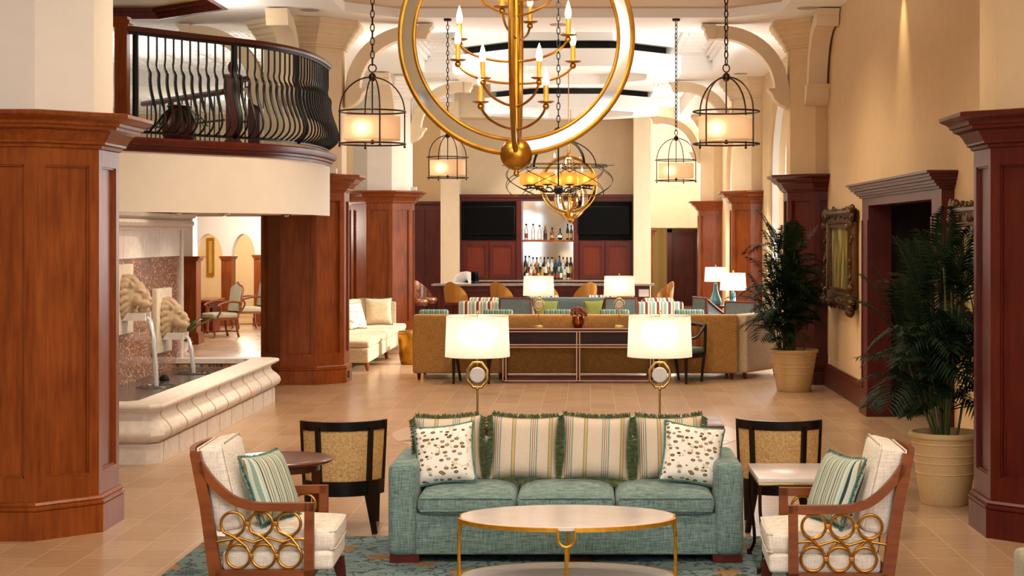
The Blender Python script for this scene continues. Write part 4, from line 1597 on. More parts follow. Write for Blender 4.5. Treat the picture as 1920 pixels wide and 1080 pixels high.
# ---- console with lamps behind the sofa
cn = thing('console_table', 'dark wood console table hidden behind the teal sofa, right corner showing', 'table', (-.147, 12.62, 0))
MB().rbox(-1.15, 1.15, -.33, .33, .685, .72, .004).build('tabletop', M['beige_weave'] if False else M['wood_table'], cn)
MB().box(-1.13, 1.13, -.31, .31, .60, .685).build('apron', M['wood_dark'], cn)
for x in (-1.1, 1.1):
    for y in (-.28, .28):
        MB().box(x - .03, x + .03, y - .03, y + .03, 0, .60).build('leg', M['wood_dark'], cn)


def disc_lamp(label, loc, k, group, watts):
    watts *= .6
    r = thing('table_lamp', label, 'lamp', loc, 0, group)
    B_ = M['brass']
    r.scale = (k, k, k)
    MB().rbox(-.075, .075, -.05, .05, 0, .018, .004).rbox(-.06, .06, -.04, .04, .018, .04, .004).build('base', M['chrome'] if False else B_, r)
    MB().cyl((0, 0, .04), (0, 0, .27), .008).ball((0, 0, .255), .013).ball((0, 0, .06), .012).build('stem', B_, r)
    m = MB()
    q = Matrix.Rotation(PI / 2, 3, 'X')
    oc = []
    for i in range(8):
        a_ = PI / 8 + i * PI / 4
        oc.append(Vector((.085 * cos(a_) * .95, 0, .36 + .1 * sin(a_))))
    m.tube(oc, .011, 8, closed=True)
    m.build('octagon_frame', B_, r, angle=80)
    m = MB()
    m.M = Matrix.Translation((0, 0, .36)) @ Matrix.Rotation(PI / 2, 4, 'X')
    m.lathe([(.0, -.016), (.052, -.016), (.058, -.01), (.058, .01), (.052, .016), (0, .016)], 28)
    m.build('stone_disc', M['quartz'], r)
    m = MB().cyl((0, 0, .44), (0, 0, .53), .009).cyl((0, 0, .27), (0, 0, .305), .005).cyl((0, 0, .415), (0, 0, .455), .005)
    m.build('neck', B_, r)
    m = MB().lathe([(.243, .50), (.232, .80)], 40, caps=False)
    m.torus((0, 0, .50), .241, .003, 40, 6).torus((0, 0, .80), .23, .003, 40, 6)
    m.build('lamp_shade', M['shade'], r)
    m = MB().cyl((0, 0, .53), (0, 0, .835), .004).ball((0, 0, .835), .01)
    for a_ in (0, 2.1, 4.2):
        m.tube([(0, 0, .80), (.23 * cos(a_), .23 * sin(a_), .80)], .0025, 5)
    m.build('finial', B_, r)
    ld = bpy.data.lights.new('lamp_bulb', 'POINT')
    ld.energy = watts
    ld.color = (1, .90, .76)
    ld.shadow_soft_size = .05
    lo = bpy.data.objects.new('lamp_bulb_light', ld)
    col.objects.link(lo)
    lo.location = Vector(loc) + Vector((0, 0, .66 * k))
    return r


disc_lamp('near left brass table lamp with white stone disc, behind the teal sofa', (-.83, 12.5, .72), 1.0, 'brass disc lamps', 9)
disc_lamp('near right brass table lamp with white stone disc, behind the teal sofa', (.535, 12.5, .72), 1.0, 'brass disc lamps', 9)

# ---- corner of an upholstered ottoman at the right edge
ot = thing('ottoman', 'corner of a beige-green woven ottoman at the right edge of the photo', 'ottoman', (2.80, 9.25, 0))
MB().soft(-.36, .36, -.36, .36, .08, .335, .04, .02, 8).build('seat', M['sage'], ot)
for x in (-.3, .3):
    for y in (-.3, .3):
        MB().box(x - .025, x + .025, y - .025, y + .025, 0, .09).build('leg', M['wood_dark'], ot)
# ================================================================== LOUNGE BEHIND
# tan banquette: straight back + angled right section
bq = thing('banquette_sofa', 'long tan woven banquette, its back to us behind the console', 'sofa', (-.19, 24.6, 0))
MB().soft(-2.39, 2.39, -.1, .12, .09, .955, .04, .0, 8, 1).build('backrest', M['tan_weave'], bq)
MB().soft(-2.3, 2.3, .12, .95, .1, .46, .04, .02, 8).build('seat', M['beige_weave'], bq)
for x in (-2.3, -1.1, 1.1, 2.3):
    for y in (-.03, .85):
        MB().cyl((x, y, .1), (x, y, 0), .035, .022, 8).build('leg', M['wood_dark'], bq)
b2 = thing('banquette_sofa', 'short angled beige end section of the banquette, left of the small potted palm', 'sofa', (2.25, 24.62, 0), R(58))
MB().soft(.0, 1.15, -.1, .12, .09, .955, .04, .0, 8, 1).build('backrest', M['beige_weave'], b2)
MB().soft(.25, 1.1, .12, .8, .1, .46, .04, .02, 8).build('seat', M['beige_weave'], b2)
for x in (.06, 1.08):
    MB().cyl((x, -.03, .1), (x + .01, -.03, 0), .035, .022, 8).build('leg', M['wood_dark'], b2)

# console with pale inlay lines behind the banquette
c2 = thing('console_table', 'dark two-bay console table with pale inlay lines against the tan banquette', 'table', (-.145, 24.2, 0))
W2 = 1.09
MB().box(-W2, W2, -.2, .2, .745, .783).build('tabletop', M['wood_dark'], c2)
fm = MB()
for x in (-W2, -.03, W2 - .06):
    for y in (-.2, .15):
        fm.box(x, x + .06, y, y + .05, 0, .745)
for z0, z1 in ((.02, .07), (.50, .56)):
    fm.box(-W2, W2, -.2, -.15, z0, z1)
    fm.box(-W2, W2, .15, .2, z0, z1)
fm.build('frame', M['wood_dark'], c2)
il = MB()
for z in (.783 - .006, .735, .548, .512, .03):
    il.box(-W2 + .02, W2 - .02, -.207, -.2, z - .006, z + .006)
for x in (-W2 + .008, -W2 + .052, -.022, .022, W2 - .052, W2 - .008):
    il.box(x - .006, x + .006, -.207, -.2, .03, .74)
il.build('inlay', M['pot'] if False else plain('pale_inlay', '#d9b79c', .4), c2)
for x0, x1 in ((-W2 + .06, -.03), (.03, W2 - .06)):
    MB().box(x0, x1, -.17, .14, .56, .745).build('drawer', M['shadow_wood'], c2)
disc_lamp('far left brass disc lamp on the inlaid console', (-.72, 24.2, .783), .93, 'brass disc lamps', 8)
disc_lamp('far right brass disc lamp on the inlaid console', (.45, 24.2, .783), .93, 'brass disc lamps', 8)
v_ = thing('flower_vase', 'copper vase of russet flowers on the inlaid console', 'vase', (-.146, 24.2, .783))
MB().lathe([(.05, 0), (.07, .01), (.085, .06), (.09, .11), (.085, .16), (.078, .16), (.08, .11), (.0, .10)], 20).build('vase', M['copper'], v_)
fw = MB()
for k in range(60):
    a_, b_ = random.uniform(0, 2 * PI), random.uniform(-.25, 1.4)
    rr_ = .115
    c_ = Vector((rr_ * cos(b_) * cos(a_), rr_ * cos(b_) * sin(a_), .2 + .085 * sin(b_)))
    fw.ball(c_, random.uniform(.016, .028), 6, 4)
fw.build('flowers', M['flower'], v_)


def side_chair(label, loc, rz):
    r = thing('armchair', label, 'chair', loc, rz, 'dark chairs beside the inlaid console')
    Bk = M['wood_black']
    MB().soft(-.26, .26, -.25, .25, .42, .50, .03, .02, 6).build('seat', M['green_seat'], r)
    MB().box(-.27, .27, -.26, .26, .36, .425).build('seat_frame', Bk, r)
    for sx in (-1, 1):
        MB().tube([(sx * .26, -.25, .64), (sx * .25, -.25, .36), (sx * .25, -.25, .12), (sx * .25, -.25, 0)], [.024, .026, .02, .017], 8).build('leg', Bk, r)
        MB().tube([(sx * .25, .25, .38), (sx * .19, .27, .0)], [.026, .018], 8).build('leg', Bk, r)
        MB().tube(spline([(sx * .26, -.26, .64), (sx * .275, .0, .66), (sx * .26, .24, .80)], 4), .022, 8).tube([(sx * .26, .25, .4), (sx * .26, .27, .83)], .022, 8).build('armrest', Bk, r)
    MB().tube(spline([(-.26, .27, .81), (0, .30, .83), (.26, .27, .81)], 4), .026, 8).build('top_rail', Bk, r)
    for x in (-.13, 0, .13):
        MB().box(x - .03, x + .03, .262, .278, .42, .81).build('back_slat', M['wood'], r)
    return r


side_chair('dark wooden chair with green seat left of the inlaid console', (-1.67, 24.05, 0), 0)
side_chair('dark wooden chair with green seat right of the inlaid console', (1.33, 24.1, 0), R(-35))

# long beige sofa on the left
ls = thing('banquette_sofa', 'long armless beige sofa in sunlight behind the fountain column', 'sofa', (-3.42, 26.0, 0))
for k, (y0, y1) in enumerate(((.0, 1.75), (1.78, 3.5), (3.53, 5.3))):
    MB().soft(-.85, .0, y0, y1, .13, .36, .03, .0, 6).build('seat_base', M['beige_weave'], ls)
    MB().soft(-.84, .01, y0 + .01, y1 - .01, .36, .47, .04, .02, 8).build('seat_cushion', M['beige_weave'], ls)
MB().soft(-1.05, -.82, .0, 5.3, .13, .93, .05, .0, 8, 0).build('backrest', M['beige_weave'], ls)
m = MB()
pl = spline([(-.9, 5.3, 0), (-.55, 5.22, 0), (-.2, 5.3, 0)], 5)
m.loft([[(p.x, p.y, .13), (p.x, p.y + .16, .13), (p.x, p.y + .16, .93 - .25 * max(0, p.x + .55) ** 1.2), (p.x, p.y, .93 - .25 * max(0, p.x + .55) ** 1.2)] for p in pl])
m.build('end_wing', M['beige_weave'], ls)
for y in (.12, 2.6, 5.1):
    for x in (-.05, -.95):
        MB().cyl((x, y, .14), (x + .02, y, 0), .04, .025, 8).build('leg', M['wood'], ls)
pillow('cream patterned pillow leaning on the back of the long beige sofa', .5, .48, M['leafprint'], ('cord', M['fringe']), (-4.0, 29.0, .49), -18, 0, R(62), .17, 'pillows on the long beige sofa', 51)
pillow('plain beige pillow with dark fringe at the far end of the long beige sofa', .5, .5, M['beige_weave'], ('cord', M['fringe_teal']), (-3.80, 30.3, .49), -14, 0, R(14), .17, 'pillows on the long beige sofa', 52)
gs = thing('garden_stool', 'round gilt drum stool between the beige sofa and the tan banquette', 'stool', (-2.92, 27.5, 0))
MB().lathe([(.15, 0), (.17, .01), (.19, .1), (.215, .3), (.225, .48), (.22, .53), (.20, .545), (.0, .55)], 28).build('body', M['gold'], gs)
MB().torus((0, 0, .5), .223, .008, 28, 6).torus((0, 0, .05), .178, .006, 28, 6).build('band', M['gold'], gs)


def club_chair(label, loc, rz):
    r = thing('club_chair', label, 'armchair', loc, rz, 'striped club chairs near the bar')
    S = M['club_stripe']
    MB().soft(-.30, .30, -.38, .25, .12, .42, .03, .02, 6).build('seat', S, r)
    MB().soft(-.42, .42, .22, .44, .12, .74, .05, .0, 6, 1).build('backrest', S, r)
    for s in (-1, 1):
        x0, x1 = sorted((s * .29, s * .43))
        MB().soft(x0, x1, -.4, .4, .1, .62, .05, .0, 6, 0).build('armrest', S, r)
    MB().soft(-.3, .3, .06, .25, .42, .80, .07, .03, 6, 1).build('back_cushion', S, r)
    for x in (-.38, .38):
        for y in (-.35, .38):
            MB().box(x - .02, x + .02, y - .02, y + .02, 0, .12).build('leg', M['wood_dark'], r)
    return r


cl = club_chair('striped club chair in front of the bar, left of the blue-grey sofa', (-2.02, 32.8, 0), R(172))
cl.scale = (1.08, 1.08, 1.13)
cl2 = copy_tree(cl, (1.32, 32.6, 0), R(190), 'striped club chair in front of the rightmost leather bar stool')
for i, (x, lab) in enumerate(((-.92, 'folded over behind the left lime pillow'), (.28, 'behind the right lime pillow'))):
    copy_tree(cl, (x, 34.1, 0), R(180), 'striped club chair back peeking up ' + lab.replace('folded over ', ''))

# blue-grey sofa with lime pillows
bs = thing('sofa', 'blue-grey sofa facing us with two lime green pillows', 'sofa', (-.28, 31.6, 0))
for x in (-.85, .85):
    for y in (-.28, .4):
        MB().cyl((x, y, .11), (x, y, 0), .03, .022, 8).build('leg', M['wood_dark'], bs)
MB().soft(-.95, .95, .25, .5, .1, .93, .05, .0, 8, 1).build('backrest', M['grey_weave'], bs)
MB().soft(-.95, .95, -.35, .25, .1, .44, .04, .02, 8).build('seat', M['grey_weave'], bs)
for s in (-1, 1):
    x0, x1 = sorted((s * .80, s * .96))
    MB().soft(x0, x1, -.38, .3, .1, .66, .04, .0, 6, 0).build('armrest', M['grey_weave'], bs)
pillow('lime green pillow at the left of the blue-grey sofa', .44, .44, M['green_velvet'], ('cord', M['green_velvet']), (-.82, 31.55, .46), -16, 3, 0, .16, 'lime pillows on the blue-grey sofa', 61)
pillow('lime green pillow at the right of the blue-grey sofa', .44, .44, M['green_velvet'], ('cord', M['green_velvet']), (.16, 31.55, .46), -16, -4, 0, .16, 'lime pillows on the blue-grey sofa', 62)


def wing_chair(label, loc, rz, group):
    """show-wood frame chair; faces local -y"""
    r = thing('armchair', label, 'armchair', loc, rz, group)
    MB().soft(-.28, .28, -.3, .25, .34, .46, .03, .02, 6).build('seat', M['grey_weave'], r)
    MB().box(-.3, .3, -.31, .27, .28, .35).build('seat_frame', M['wood_dark'], r)
    m = MB()
    m.prism([(-.3, .46), (-.26, .98), (.26, .98), (.3, .46)], .26, .33, 'y')
    m.build('backrest', M['grey_weave'], r)
    m = MB().tube([(-.3, .3, .4), (-.27, .31, .99), (.27, .31, .99), (.3, .3, .4)], .03, 6)
    m.build('back_frame', M['wood_dark'], r)
    for s in (-1, 1):
        pts = spline([(s * .28, .3, .97), (s * .31, .1, .80), (s * .32, -.12, .66), (s * .31, -.36, .62)], 5)
        MB().tube(pts, .026, 6).tube([(s * .31, -.34, .62), (s * .3, -.3, .32)], .024, 6).build('armrest', M['wood_dark'], r)
        side = MB()
        side.loft([[(p.x, p.y, .34), (p.x, p.y, p.z)] for p in pts], closed=False, caps=False)
        sd = side.build('side_panel', M['grey_weave'], r)
        md = sd.modifiers.new('t', 'SOLIDIFY')
        md.thickness = .025
        for y in (-.27, .24):
            MB().cyl((s * .26, y, .3), (s * .27, y, 0), .025, .016, 6).build('leg', M['wood_dark'], r)
    return r


G1 = 'dark-framed grey chairs around the lounge'
w1 = wing_chair('grey show-wood chair left of the far left disc lamp, back to us', (-1.28, 30.2, 0), R(176), G1)
copy_tree(w1, (.57, 30.2, 0), R(182), 'grey show-wood chair behind the far right disc lamp')
copy_tree(w1, (2.30, 30.2, 0), R(112), 'grey show-wood chair with curved arm left of the nearer blue lamp')
copy_tree(w1, (2.72, 28.4, 0), R(150), 'grey show-wood chair right of the nearer blue lamp by the small palm')


def low_chair(label, loc, rz):
    r = thing('side_chair', label, 'chair', loc, rz, 'teal striped low-back chairs')
    S = M['teal_stripe']
    MB().soft(-.25, .25, -.28, .22, .3, .44, .04, .02, 6).build('seat', S, r)
    MB().soft(-.25, .25, .2, .33, .35, .86, .04, .0, 6, 1).build('backrest', S, r)
    for x in (-.21, .21):
        for y in (-.23, .24):
            MB().cyl((x, y, .31), (x, y, 0), .022, .016, 6).build('leg', M['wood_dark'], r)
    return r


lc0 = None
for px, lab in ((816, 'leftmost, beside the tan banquette end'), (936, 'in front of the left striped club chair'), (1049, 'in front of the blue-grey sofa middle'), (1153, 'just right of the right lime pillow'), (1291, 'at the right, near the dark panelled door')):
    x = (px - 1103) / 109.4
    if lc0 is None:
        lc0 = low_chair('teal striped low chair back ' + lab, (x, 28.6, 0), R(180))
    else:
        copy_tree(lc0, (x, 28.6, 0), R(180) + random.uniform(-.08, .08), 'teal striped low chair back ' + lab)


def blue_lamp(label, loc):
    r = thing('table_lamp', label, 'lamp', loc, 0, 'blue bottle lamps with white shades')
    MB().lathe([(.09, 0), (.12, .015), (.13, .06), (.115, .14), (.075, .22), (.048, .32), (.04, .44), (.045, .46), (.0, .47)], 24).build('base', M['blue_glass'], r)
    MB().cyl((0, 0, .46), (0, 0, .83), .008).ball((0, 0, .835), .014).build('stem', M['brass'], r)
    m = MB().lathe([(.235, .50), (.215, .80)], 32, caps=False)
    m.tube([(-.213, 0, .80), (.213, 0, .80)], .003, 5)
    m.build('lamp_shade', M['shade_white'], r)
    ld = bpy.data.lights.new('lamp_bulb', 'POINT')
    ld.energy = 3
    ld.color = (1, .85, .65)
    ld.shadow_soft_size = .05
    lo = bpy.data.objects.new('lamp_bulb_light', ld)
    col.objects.link(lo)
    lo.location = Vector(loc) + Vector((0, 0, .66))


def lamp_table(label, loc):
    r = thing('side_table', label, 'table', loc)
    MB().rbox(-.28, .28, -.28, .28, .61, .65, .01).build('tabletop', M['wood_dark'], r)
    for x in (-.23, .23):
        for y in (-.23, .23):
            MB().box(x - .02, x + .02, y - .02, y + .02, 0, .61).build('leg', M['wood_dark'], r)


lamp_table('dark side table under the nearer blue lamp', (2.56, 29.5, 0))
blue_lamp('nearer blue bottle lamp with white shade, left of the small palm', (2.56, 29.5, .65))
lamp_table('dark side table under the farther blue lamp', (2.66, 34.9, 0))
blue_lamp('farther blue bottle lamp with white shade, before the distant column', (2.66, 34.9, .65))

# ================================================================== BAR
YF = 36.3
br_ = thing('bar_counter', 'long dark panelled bar counter with stone top', 'bar', (-.98, YF, 0))
MB().box(-2.42, 2.42, -.12, .55, 1.02, 1.06).build('countertop', M['bar_stone'], br_)
m = MB().box(-2.32, 2.32, .08, .45, 0, 1.015)
for k in range(8):
    x = -2.3 + k * .58
    m.box(x, x + .07, .05, .08, .1, .95)
m.box(-2.32, 2.32, .04, .08, .88, 1.015).box(-2.32, 2.32, .04, .08, 0, .16)
m.build('front_panel', M['wood_dark'], br_)
MB().cyl((-2.3, -.1, .18), (2.3, -.1, .18), .025).cyl((-2.2, -.1, .18), (-2.2, .06, .18), .012).cyl((2.2, -.1, .18), (2.2, .06, .18), .012).build('foot_rail', M['brass'], br_)
MB().box(2.08, 2.3, .03, .042, .78, .94).build('wall_plate', M['white'], br_)

M['cabinet_panel'] = wood('cabinet_panel', '#5a1c0b', '#6e2810', .4, 0)
cb_ = thing('back_bar_cabinet', 'dark cherry back bar cabinet with mirror niche and panel doors', 'cabinet', (-.97, YB, 0))
X0, X1 = -2.02, 2.02
NX0, NX1 = (978 - 1103) / 80.26 + .97, (1075 - 1103) / 80.26 + .97
m = MB()
m.box(X0, NX0 - .1, 0, .5, 0, 3.06).box(NX1 + .1, X1, 0, .5, 0, 3.06)
m.box(NX0 - .1, NX1 + .1, .45, .5, 0, 3.06)
m.box(NX0 - .1, NX1 + .1, 0, .45, 0, 1.03)
m.box(NX0 - .12, NX0, -.04, .5, 0, 2.95).box(NX1, NX1 + .12, -.04, .5, 0, 2.95)
m.box(X0 - .02, X1 + .02, -.05, .5, 2.93, 3.0).box(X0 - .04, X1 + .04, -.1, .5, 3.0, 3.07)
m.build('carcass', M['wood_dark'], cb_)
MB().box(X0 - .02, X1 + .02, -.25, .0, 1.04, 1.075).build('counter', M['bar_stone'], cb_)
MB().box(NX0, NX1, .43, .45, 1.06, 2.93).build('mirror', M['mirror'], cb_)
MB().box(NX0, NX1, .05, .43, 1.965, 2.01).build('shelf', M['wood'], cb_)
MB().box(NX0, NX1, .05, .43, 1.03, 1.08).build('shelf', M['wood'], cb_)
for a_, b_ in ((X0 + .06, NX0 - .14), (NX1 + .14, X1 - .06)):
    MB().box(a_ - .03, b_ + .03, -.02, 0, 2.0, 2.9).build('tv_panel', M['black_panel'], cb_)
    for q in range(2):
        x0 = a_ + (b_ - a_) / 2 * q + .01
        x1 = x0 + (b_ - a_) / 2 - .02
        m = MB()
        m.mi = 1
        m.box(x0 + .03, x1 - .03, -.008, 0, 1.13, 1.93)
        m.mi = 0
        for u in ((x0, x0 + .08, 1.1, 1.96), (x1 - .08, x1, 1.1, 1.96), (x0 + .08, x1 - .08, 1.1, 1.19), (x0 + .08, x1 - .08, 1.87, 1.96)):
            m.box(u[0], u[1], -.045, 0, u[2], u[3])
        m.build('door', [M['wood_dark'], M['cabinet_panel']], cb_)
for i, (a_, b_) in enumerate(((868, 966), (1083, 1180))):
    tv = thing('television', 'black flat television ' + ('left' if i == 0 else 'right') + ' of the bar mirror', 'television', (((a_ + b_) / 2 - 1103) / 80.26, YB - .02, 2.47), 0, 'televisions behind the bar')
    w_ = (b_ - a_) / 80.26 / 2
    MB().rbox(-w_, w_, -.05, 0, -.33, .33, .01).build('bezel', M['black'], tv)
    MB().box(-w_ + .025, w_ - .025, -.053, -.05, -.305, .305).build('screen', M['screen'], tv)

# bottles
BOT = [plain('bottle_clear', '#c9cfcc', .05), plain('bottle_amber', '#6a2f10', .08), plain('bottle_green', '#1d4a2c', .08), plain('bottle_dark', '#15110f', .1), plain('bottle_blue', '#2f4f8a', .08), plain('bottle_gold', '#a87c2c', .12)]
BNAME = ['clear', 'amber', 'green', 'dark', 'blue', 'golden']
LAB = [plain('label_white', '#e6e2d8', .6), plain('label_tan', '#b58a4a', .6), plain('label_red', '#8e2a22', .6), plain('label_black', '#161414', .6)]
LNAME = ['white', 'tan', 'red', 'black']
SH = [[(.036, 0), (.038, .01), (.038, .19), (.03, .22), (.013, .25), (.013, .31)], [(.045, 0), (.048, .01), (.048, .13), (.04, .17), (.014, .20), (.014, .25)],
      [(.03, 0), (.055, .03), (.06, .08), (.045, .13), (.014, .17), (.014, .23)], [(.033, 0), (.034, .01), (.034, .22), (.02, .27), (.012, .29), (.012, .34)]]
SNAME = ['straight', 'squat', 'round-bellied', 'slim']


def bottle(px, z, Y, sh, bc, lb, label, group, k=1.0):
    m = MB()
    pr = [(r * k, h * k) for r, h in SH[sh]]
    m.lathe(pr, 12)
    m.mi = 1
    rl = max(r for r, h in pr) + .0015
    h0 = .04 * k if sh != 2 else .05 * k
    h1 = (.15 if sh in (0, 3) else .11) * k
    m.lathe([(rl, h0), (rl, h1)], 12, caps=False)
    m.mi = 2
    rt, ht = pr[-1]
    m.lathe([(rt + .003, ht), (rt + .003, ht + .035 * k), (0.001, ht + .037 * k)], 10)
    o = m.build('liquor_bottle', [BOT[bc], LAB[lb], M['black'] if lb != 3 else M['gold']])
    o.location = ((px - 1103) * Y / F, Y, z)
    return tag(o, label, 'bottle', group)


top = [(986, 3, 0, 2), (999, 3, 0, 0), (1011, 0, 0, 0), (1022, 0, 1, 3), (1035, 1, 1, 1), (1050, 2, 3, 0), (1064, 3, 3, 1), (1071, 0, 2, 1)]
for i, (px, sh, bc, lb) in enumerate(top):
    bottle(px, 2.011, YB + .2, sh, bc, lb, '%s %s bottle, %s label, %s from left on upper bar shelf' % (SNAME[sh], BNAME[bc], LNAME[lb], ORD[i]), 'bottles on the upper bar shelf', 1.0)
rnd = random.Random(5)
for row, (Yr, n, lift) in enumerate(((YB + .32, 13, .0), (YB + .16, 13, 0))):
    for i in range(n):
        px = 985 + i * 7.1 + (3 if row else 0)
        sh, bc, lb = rnd.choice([0, 0, 1, 3, 3]), rnd.choice([0, 1, 2, 3, 3, 5, 0, 4]), rnd.choice([0, 0, 1, 2, 3])
        o = bottle(min(px, 1071), 1.081 + (.12 if row == 0 else 0), Yr, sh, bc, lb, '%s %s bottle, %s label, %s from left in %s row, lower bar shelf' % (SNAME[sh], BNAME[bc], LNAME[lb], ORD[i], ('raised back', 'front')[row]), 'bottles on the lower bar shelf', 1.15 if row == 0 else 1.0)
MB().box(NX0 + .02, NX1 - .02, .26, .4, 1.08, 1.2).build('bottle_riser', M['wood_dark'], cb_)


def stool(label, loc, rz, mat):
    """tub-back bar stool, faces local +y (towards the bar), back to us"""
    r = thing('bar_stool', label, 'bar stool', loc, rz, 'gold leather bar stools')
    N = 16
    rings = []
    for i in range(N + 1):
        ph = -1.75 + 3.5 * i / N
        top = 1.14 - .36 * (abs(ph) / 1.75) ** 1.5
        o = Vector((.255 * sin(ph), -.25 * cos(ph), 0))
        f1 = 1.0 + .10 * (top - .72) / .4
        rings.append([o * .96 + Vector((0, 0, .70)), o * f1 + Vector((0, 0, top)), o * (f1 - .13) + Vector((0, 0, top - .005)), o * .84 + Vector((0, 0, .70))])
    MB().loft(rings).build('tub_back', mat, r, angle=50)
    MB().lathe([(0, .68), (.24, .68), (.255, .70), (.255, .74), (.23, .775), (0, .785)], 24, (0, .02, 0)).build('seat', mat, r)
    MB().lathe([(.23, .62), (.25, .64), (.25, .685)], 24).build('seat_ring', M['wood_dark'], r)
    for sx in (-1, 1):
        for sy in (-1, 1):
            MB().tube([(sx * .17, sy * .17, .64), (sx * .2, sy * .2, 0)], [.024, .017], 6).build('leg', M['wood_black'], r)
    MB().torus((0, 0, .25), .255, .01, 20, 6).build('foot_ring', M['wood_black'], r)
    return r


s0_ = stool('gold leather bar stool in front of the white fan screen', at(856, 0, 35.4).xy.to_3d(), R(-25), M['leather'])
for px, Y, rz, lab in ((942, 35.4, -28, 'gold leather bar stool left of the far left disc lamp'), (1026, 35.4, -20, 'gold leather bar stool mostly hidden by the far left lampshade'), (1096, 35.4, 28, 'gold leather bar stool between the two far disc lamps'),
                       (1166, 35.4, 20, 'gold leather bar stool below the far right lampshade'), (1240, 35.3, 115, 'gold leather bar stool at the right end of the bar, turned sideways')):
    copy_tree(s0_, at(px, 0, Y).xy.to_3d(), R(rz), lab)
s1_ = stool('brown leather bar stool at the far left, nearest the wood column', at(781, 0, 35.2).xy.to_3d(), R(-95), M['leather_brown'])
copy_tree(s1_, at(797, 0, 36.2).xy.to_3d(), R(-120), 'second brown leather bar stool at the far left, half hidden behind the first')

# white fan screen and till on the bar
fs = thing('display_stand', 'white curved wire fan stand on the bar counter', 'display', at(866, 0, 36.5).xy.to_3d() + Vector((0, 0, 1.06)))
ms = MB()
ms.prism([(-.2, 0), (.2, 0), (.2, .25), (.1, .27), (-.03, .25), (-.13, .18), (-.18, .09)], -.01, .01, 'y')
ms.build('panel', M['white'], fs)
ms = MB()
for k in range(8):
    a_ = .1 + k * .17
    ms.tube([(.18 - .04, -.014, .02), (.16 - .33 * cos(a_) * .95, -.014, .02 + .24 * sin(a_))], .004, 4)
ms.build('wire_ribs', M['iron'], fs)
pm = thing('till_monitor', 'black till monitor beside the white fan stand', 'monitor', at(889, 0, 36.6).xy.to_3d() + Vector((0, 0, 1.06)), R(-30))
MB().rbox(-.12, .12, -.02, .02, .05, .26, .006).build('screen', M['screen'], pm)
MB().box(-.03, .03, -.02, .06, 0, .08).rbox(-.1, .1, -.08, .1, 0, .015, .004).build('stand', M['black'], pm)

# ================================================================== HANGING LIGHTS
def chain(m, p0, p1, link=.06, r=.006, wdt=.017):
    p0, p1 = Vector(p0), Vector(p1)
    d = p0.z - p1.z
    n = max(2, int(d / link))
    for i in range(n):
        z = p1.z + d * (i + .5) / n
        pts = []
        for k in range(10):
            a_ = 2 * PI * k / 10
            u, vz = wdt * cos(a_), (d / n) * .62 * sin(a_)
            pts.append((p1.x + (u if i % 2 else 0), p1.y + (0 if i % 2 else u), z + vz))
        m.tube(pts, r, 5, closed=True)
    return m


def pendant(label, loc, zt, rot, watts=3.2):
    """loc = centre of the lower ring"""
    r = thing('pendant_lantern', label, 'pendant light', loc, rot, 'dome cage lantern pendants')
    Bz = M['bronze']
    Rr = .297
    m = MB()
    m.torus((0, 0, 0), Rr, .008, 44, 6).torus((0, 0, .29), Rr, .008, 44, 6)
    m.build('ring', Bz, r)
    m = MB()
    for k in range(4):
        a_ = k * PI / 2 + .35
        c_, s__ = cos(a_), sin(a_)
        pts = [(Rr * c_, Rr * s__, -.02), (Rr * c_, Rr * s__, .29)] + [(Rr * cos(q) * c_, Rr * cos(q) * s__, .29 + .31 * sin(q)) for q in [PI / 2 * i / 12 for i in range(1, 13)]]
        m.tube(pts, .007, 6)
        m.ball((Rr * c_, Rr * s__, -.022), .012, 8, 6).ball((Rr * c_, Rr * s__, .29), .012, 8, 6)
    m.ball((0, 0, .60), (.035, .035, .04), 12, 8)
    m.tube([(0, 0, .6), (0, 0, .03)], .007, 6)
    m.ball((0, 0, .015), .02, 8, 6)
    m.build('cage', Bz, r)
    m = MB().lathe([(.25, .035), (.25, .245)], 40, caps=False)
    m.lathe([(.0, .04), (.246, .04)], 40, caps=False)
    m.build('drum_shade', M['shade_pendant'], r)
    m = MB()
    m.torus((0, 0, .68), .035, .006, 20, 6, Matrix.Rotation(PI / 2, 3, 'X'))
    chain(m, (0, 0, zt - loc[2] - .03), (0, 0, .71))
    m.build('chain', Bz, r)
    MB().lathe([(.0, zt - loc[2] - .04), (.05, zt - loc[2] - .035), (.06, zt - loc[2])], 16).build('canopy', Bz, r)
    ld = bpy.data.lights.new('pendant_bulb', 'POINT')
    ld.energy = watts
    ld.color = (1, .82, .6)
    ld.shadow_soft_size = .05
    lo = bpy.data.objects.new('pendant_bulb_light', ld)
    col.objects.link(lo)
    lo.location = Vector(loc) + Vector((-.08, -.03, .14))


pendant('near left dome cage lantern with drum shade, beside the balcony', (-1.94, 15.0, 2.945), 5.33, 0)
pendant('near right dome cage lantern with drum shade, in front of the right arch', (1.24, 15.0, 2.945), 5.33, .5)
pendant('farther left dome cage lantern with drum shade, lower left of the gold ring', (-2.0, 23.75, 2.94), 5.2, .2)
pendant('farther right dome cage lantern with drum shade, right of the bar wall', (1.25, 23.75, 2.90), 5.2, .8)


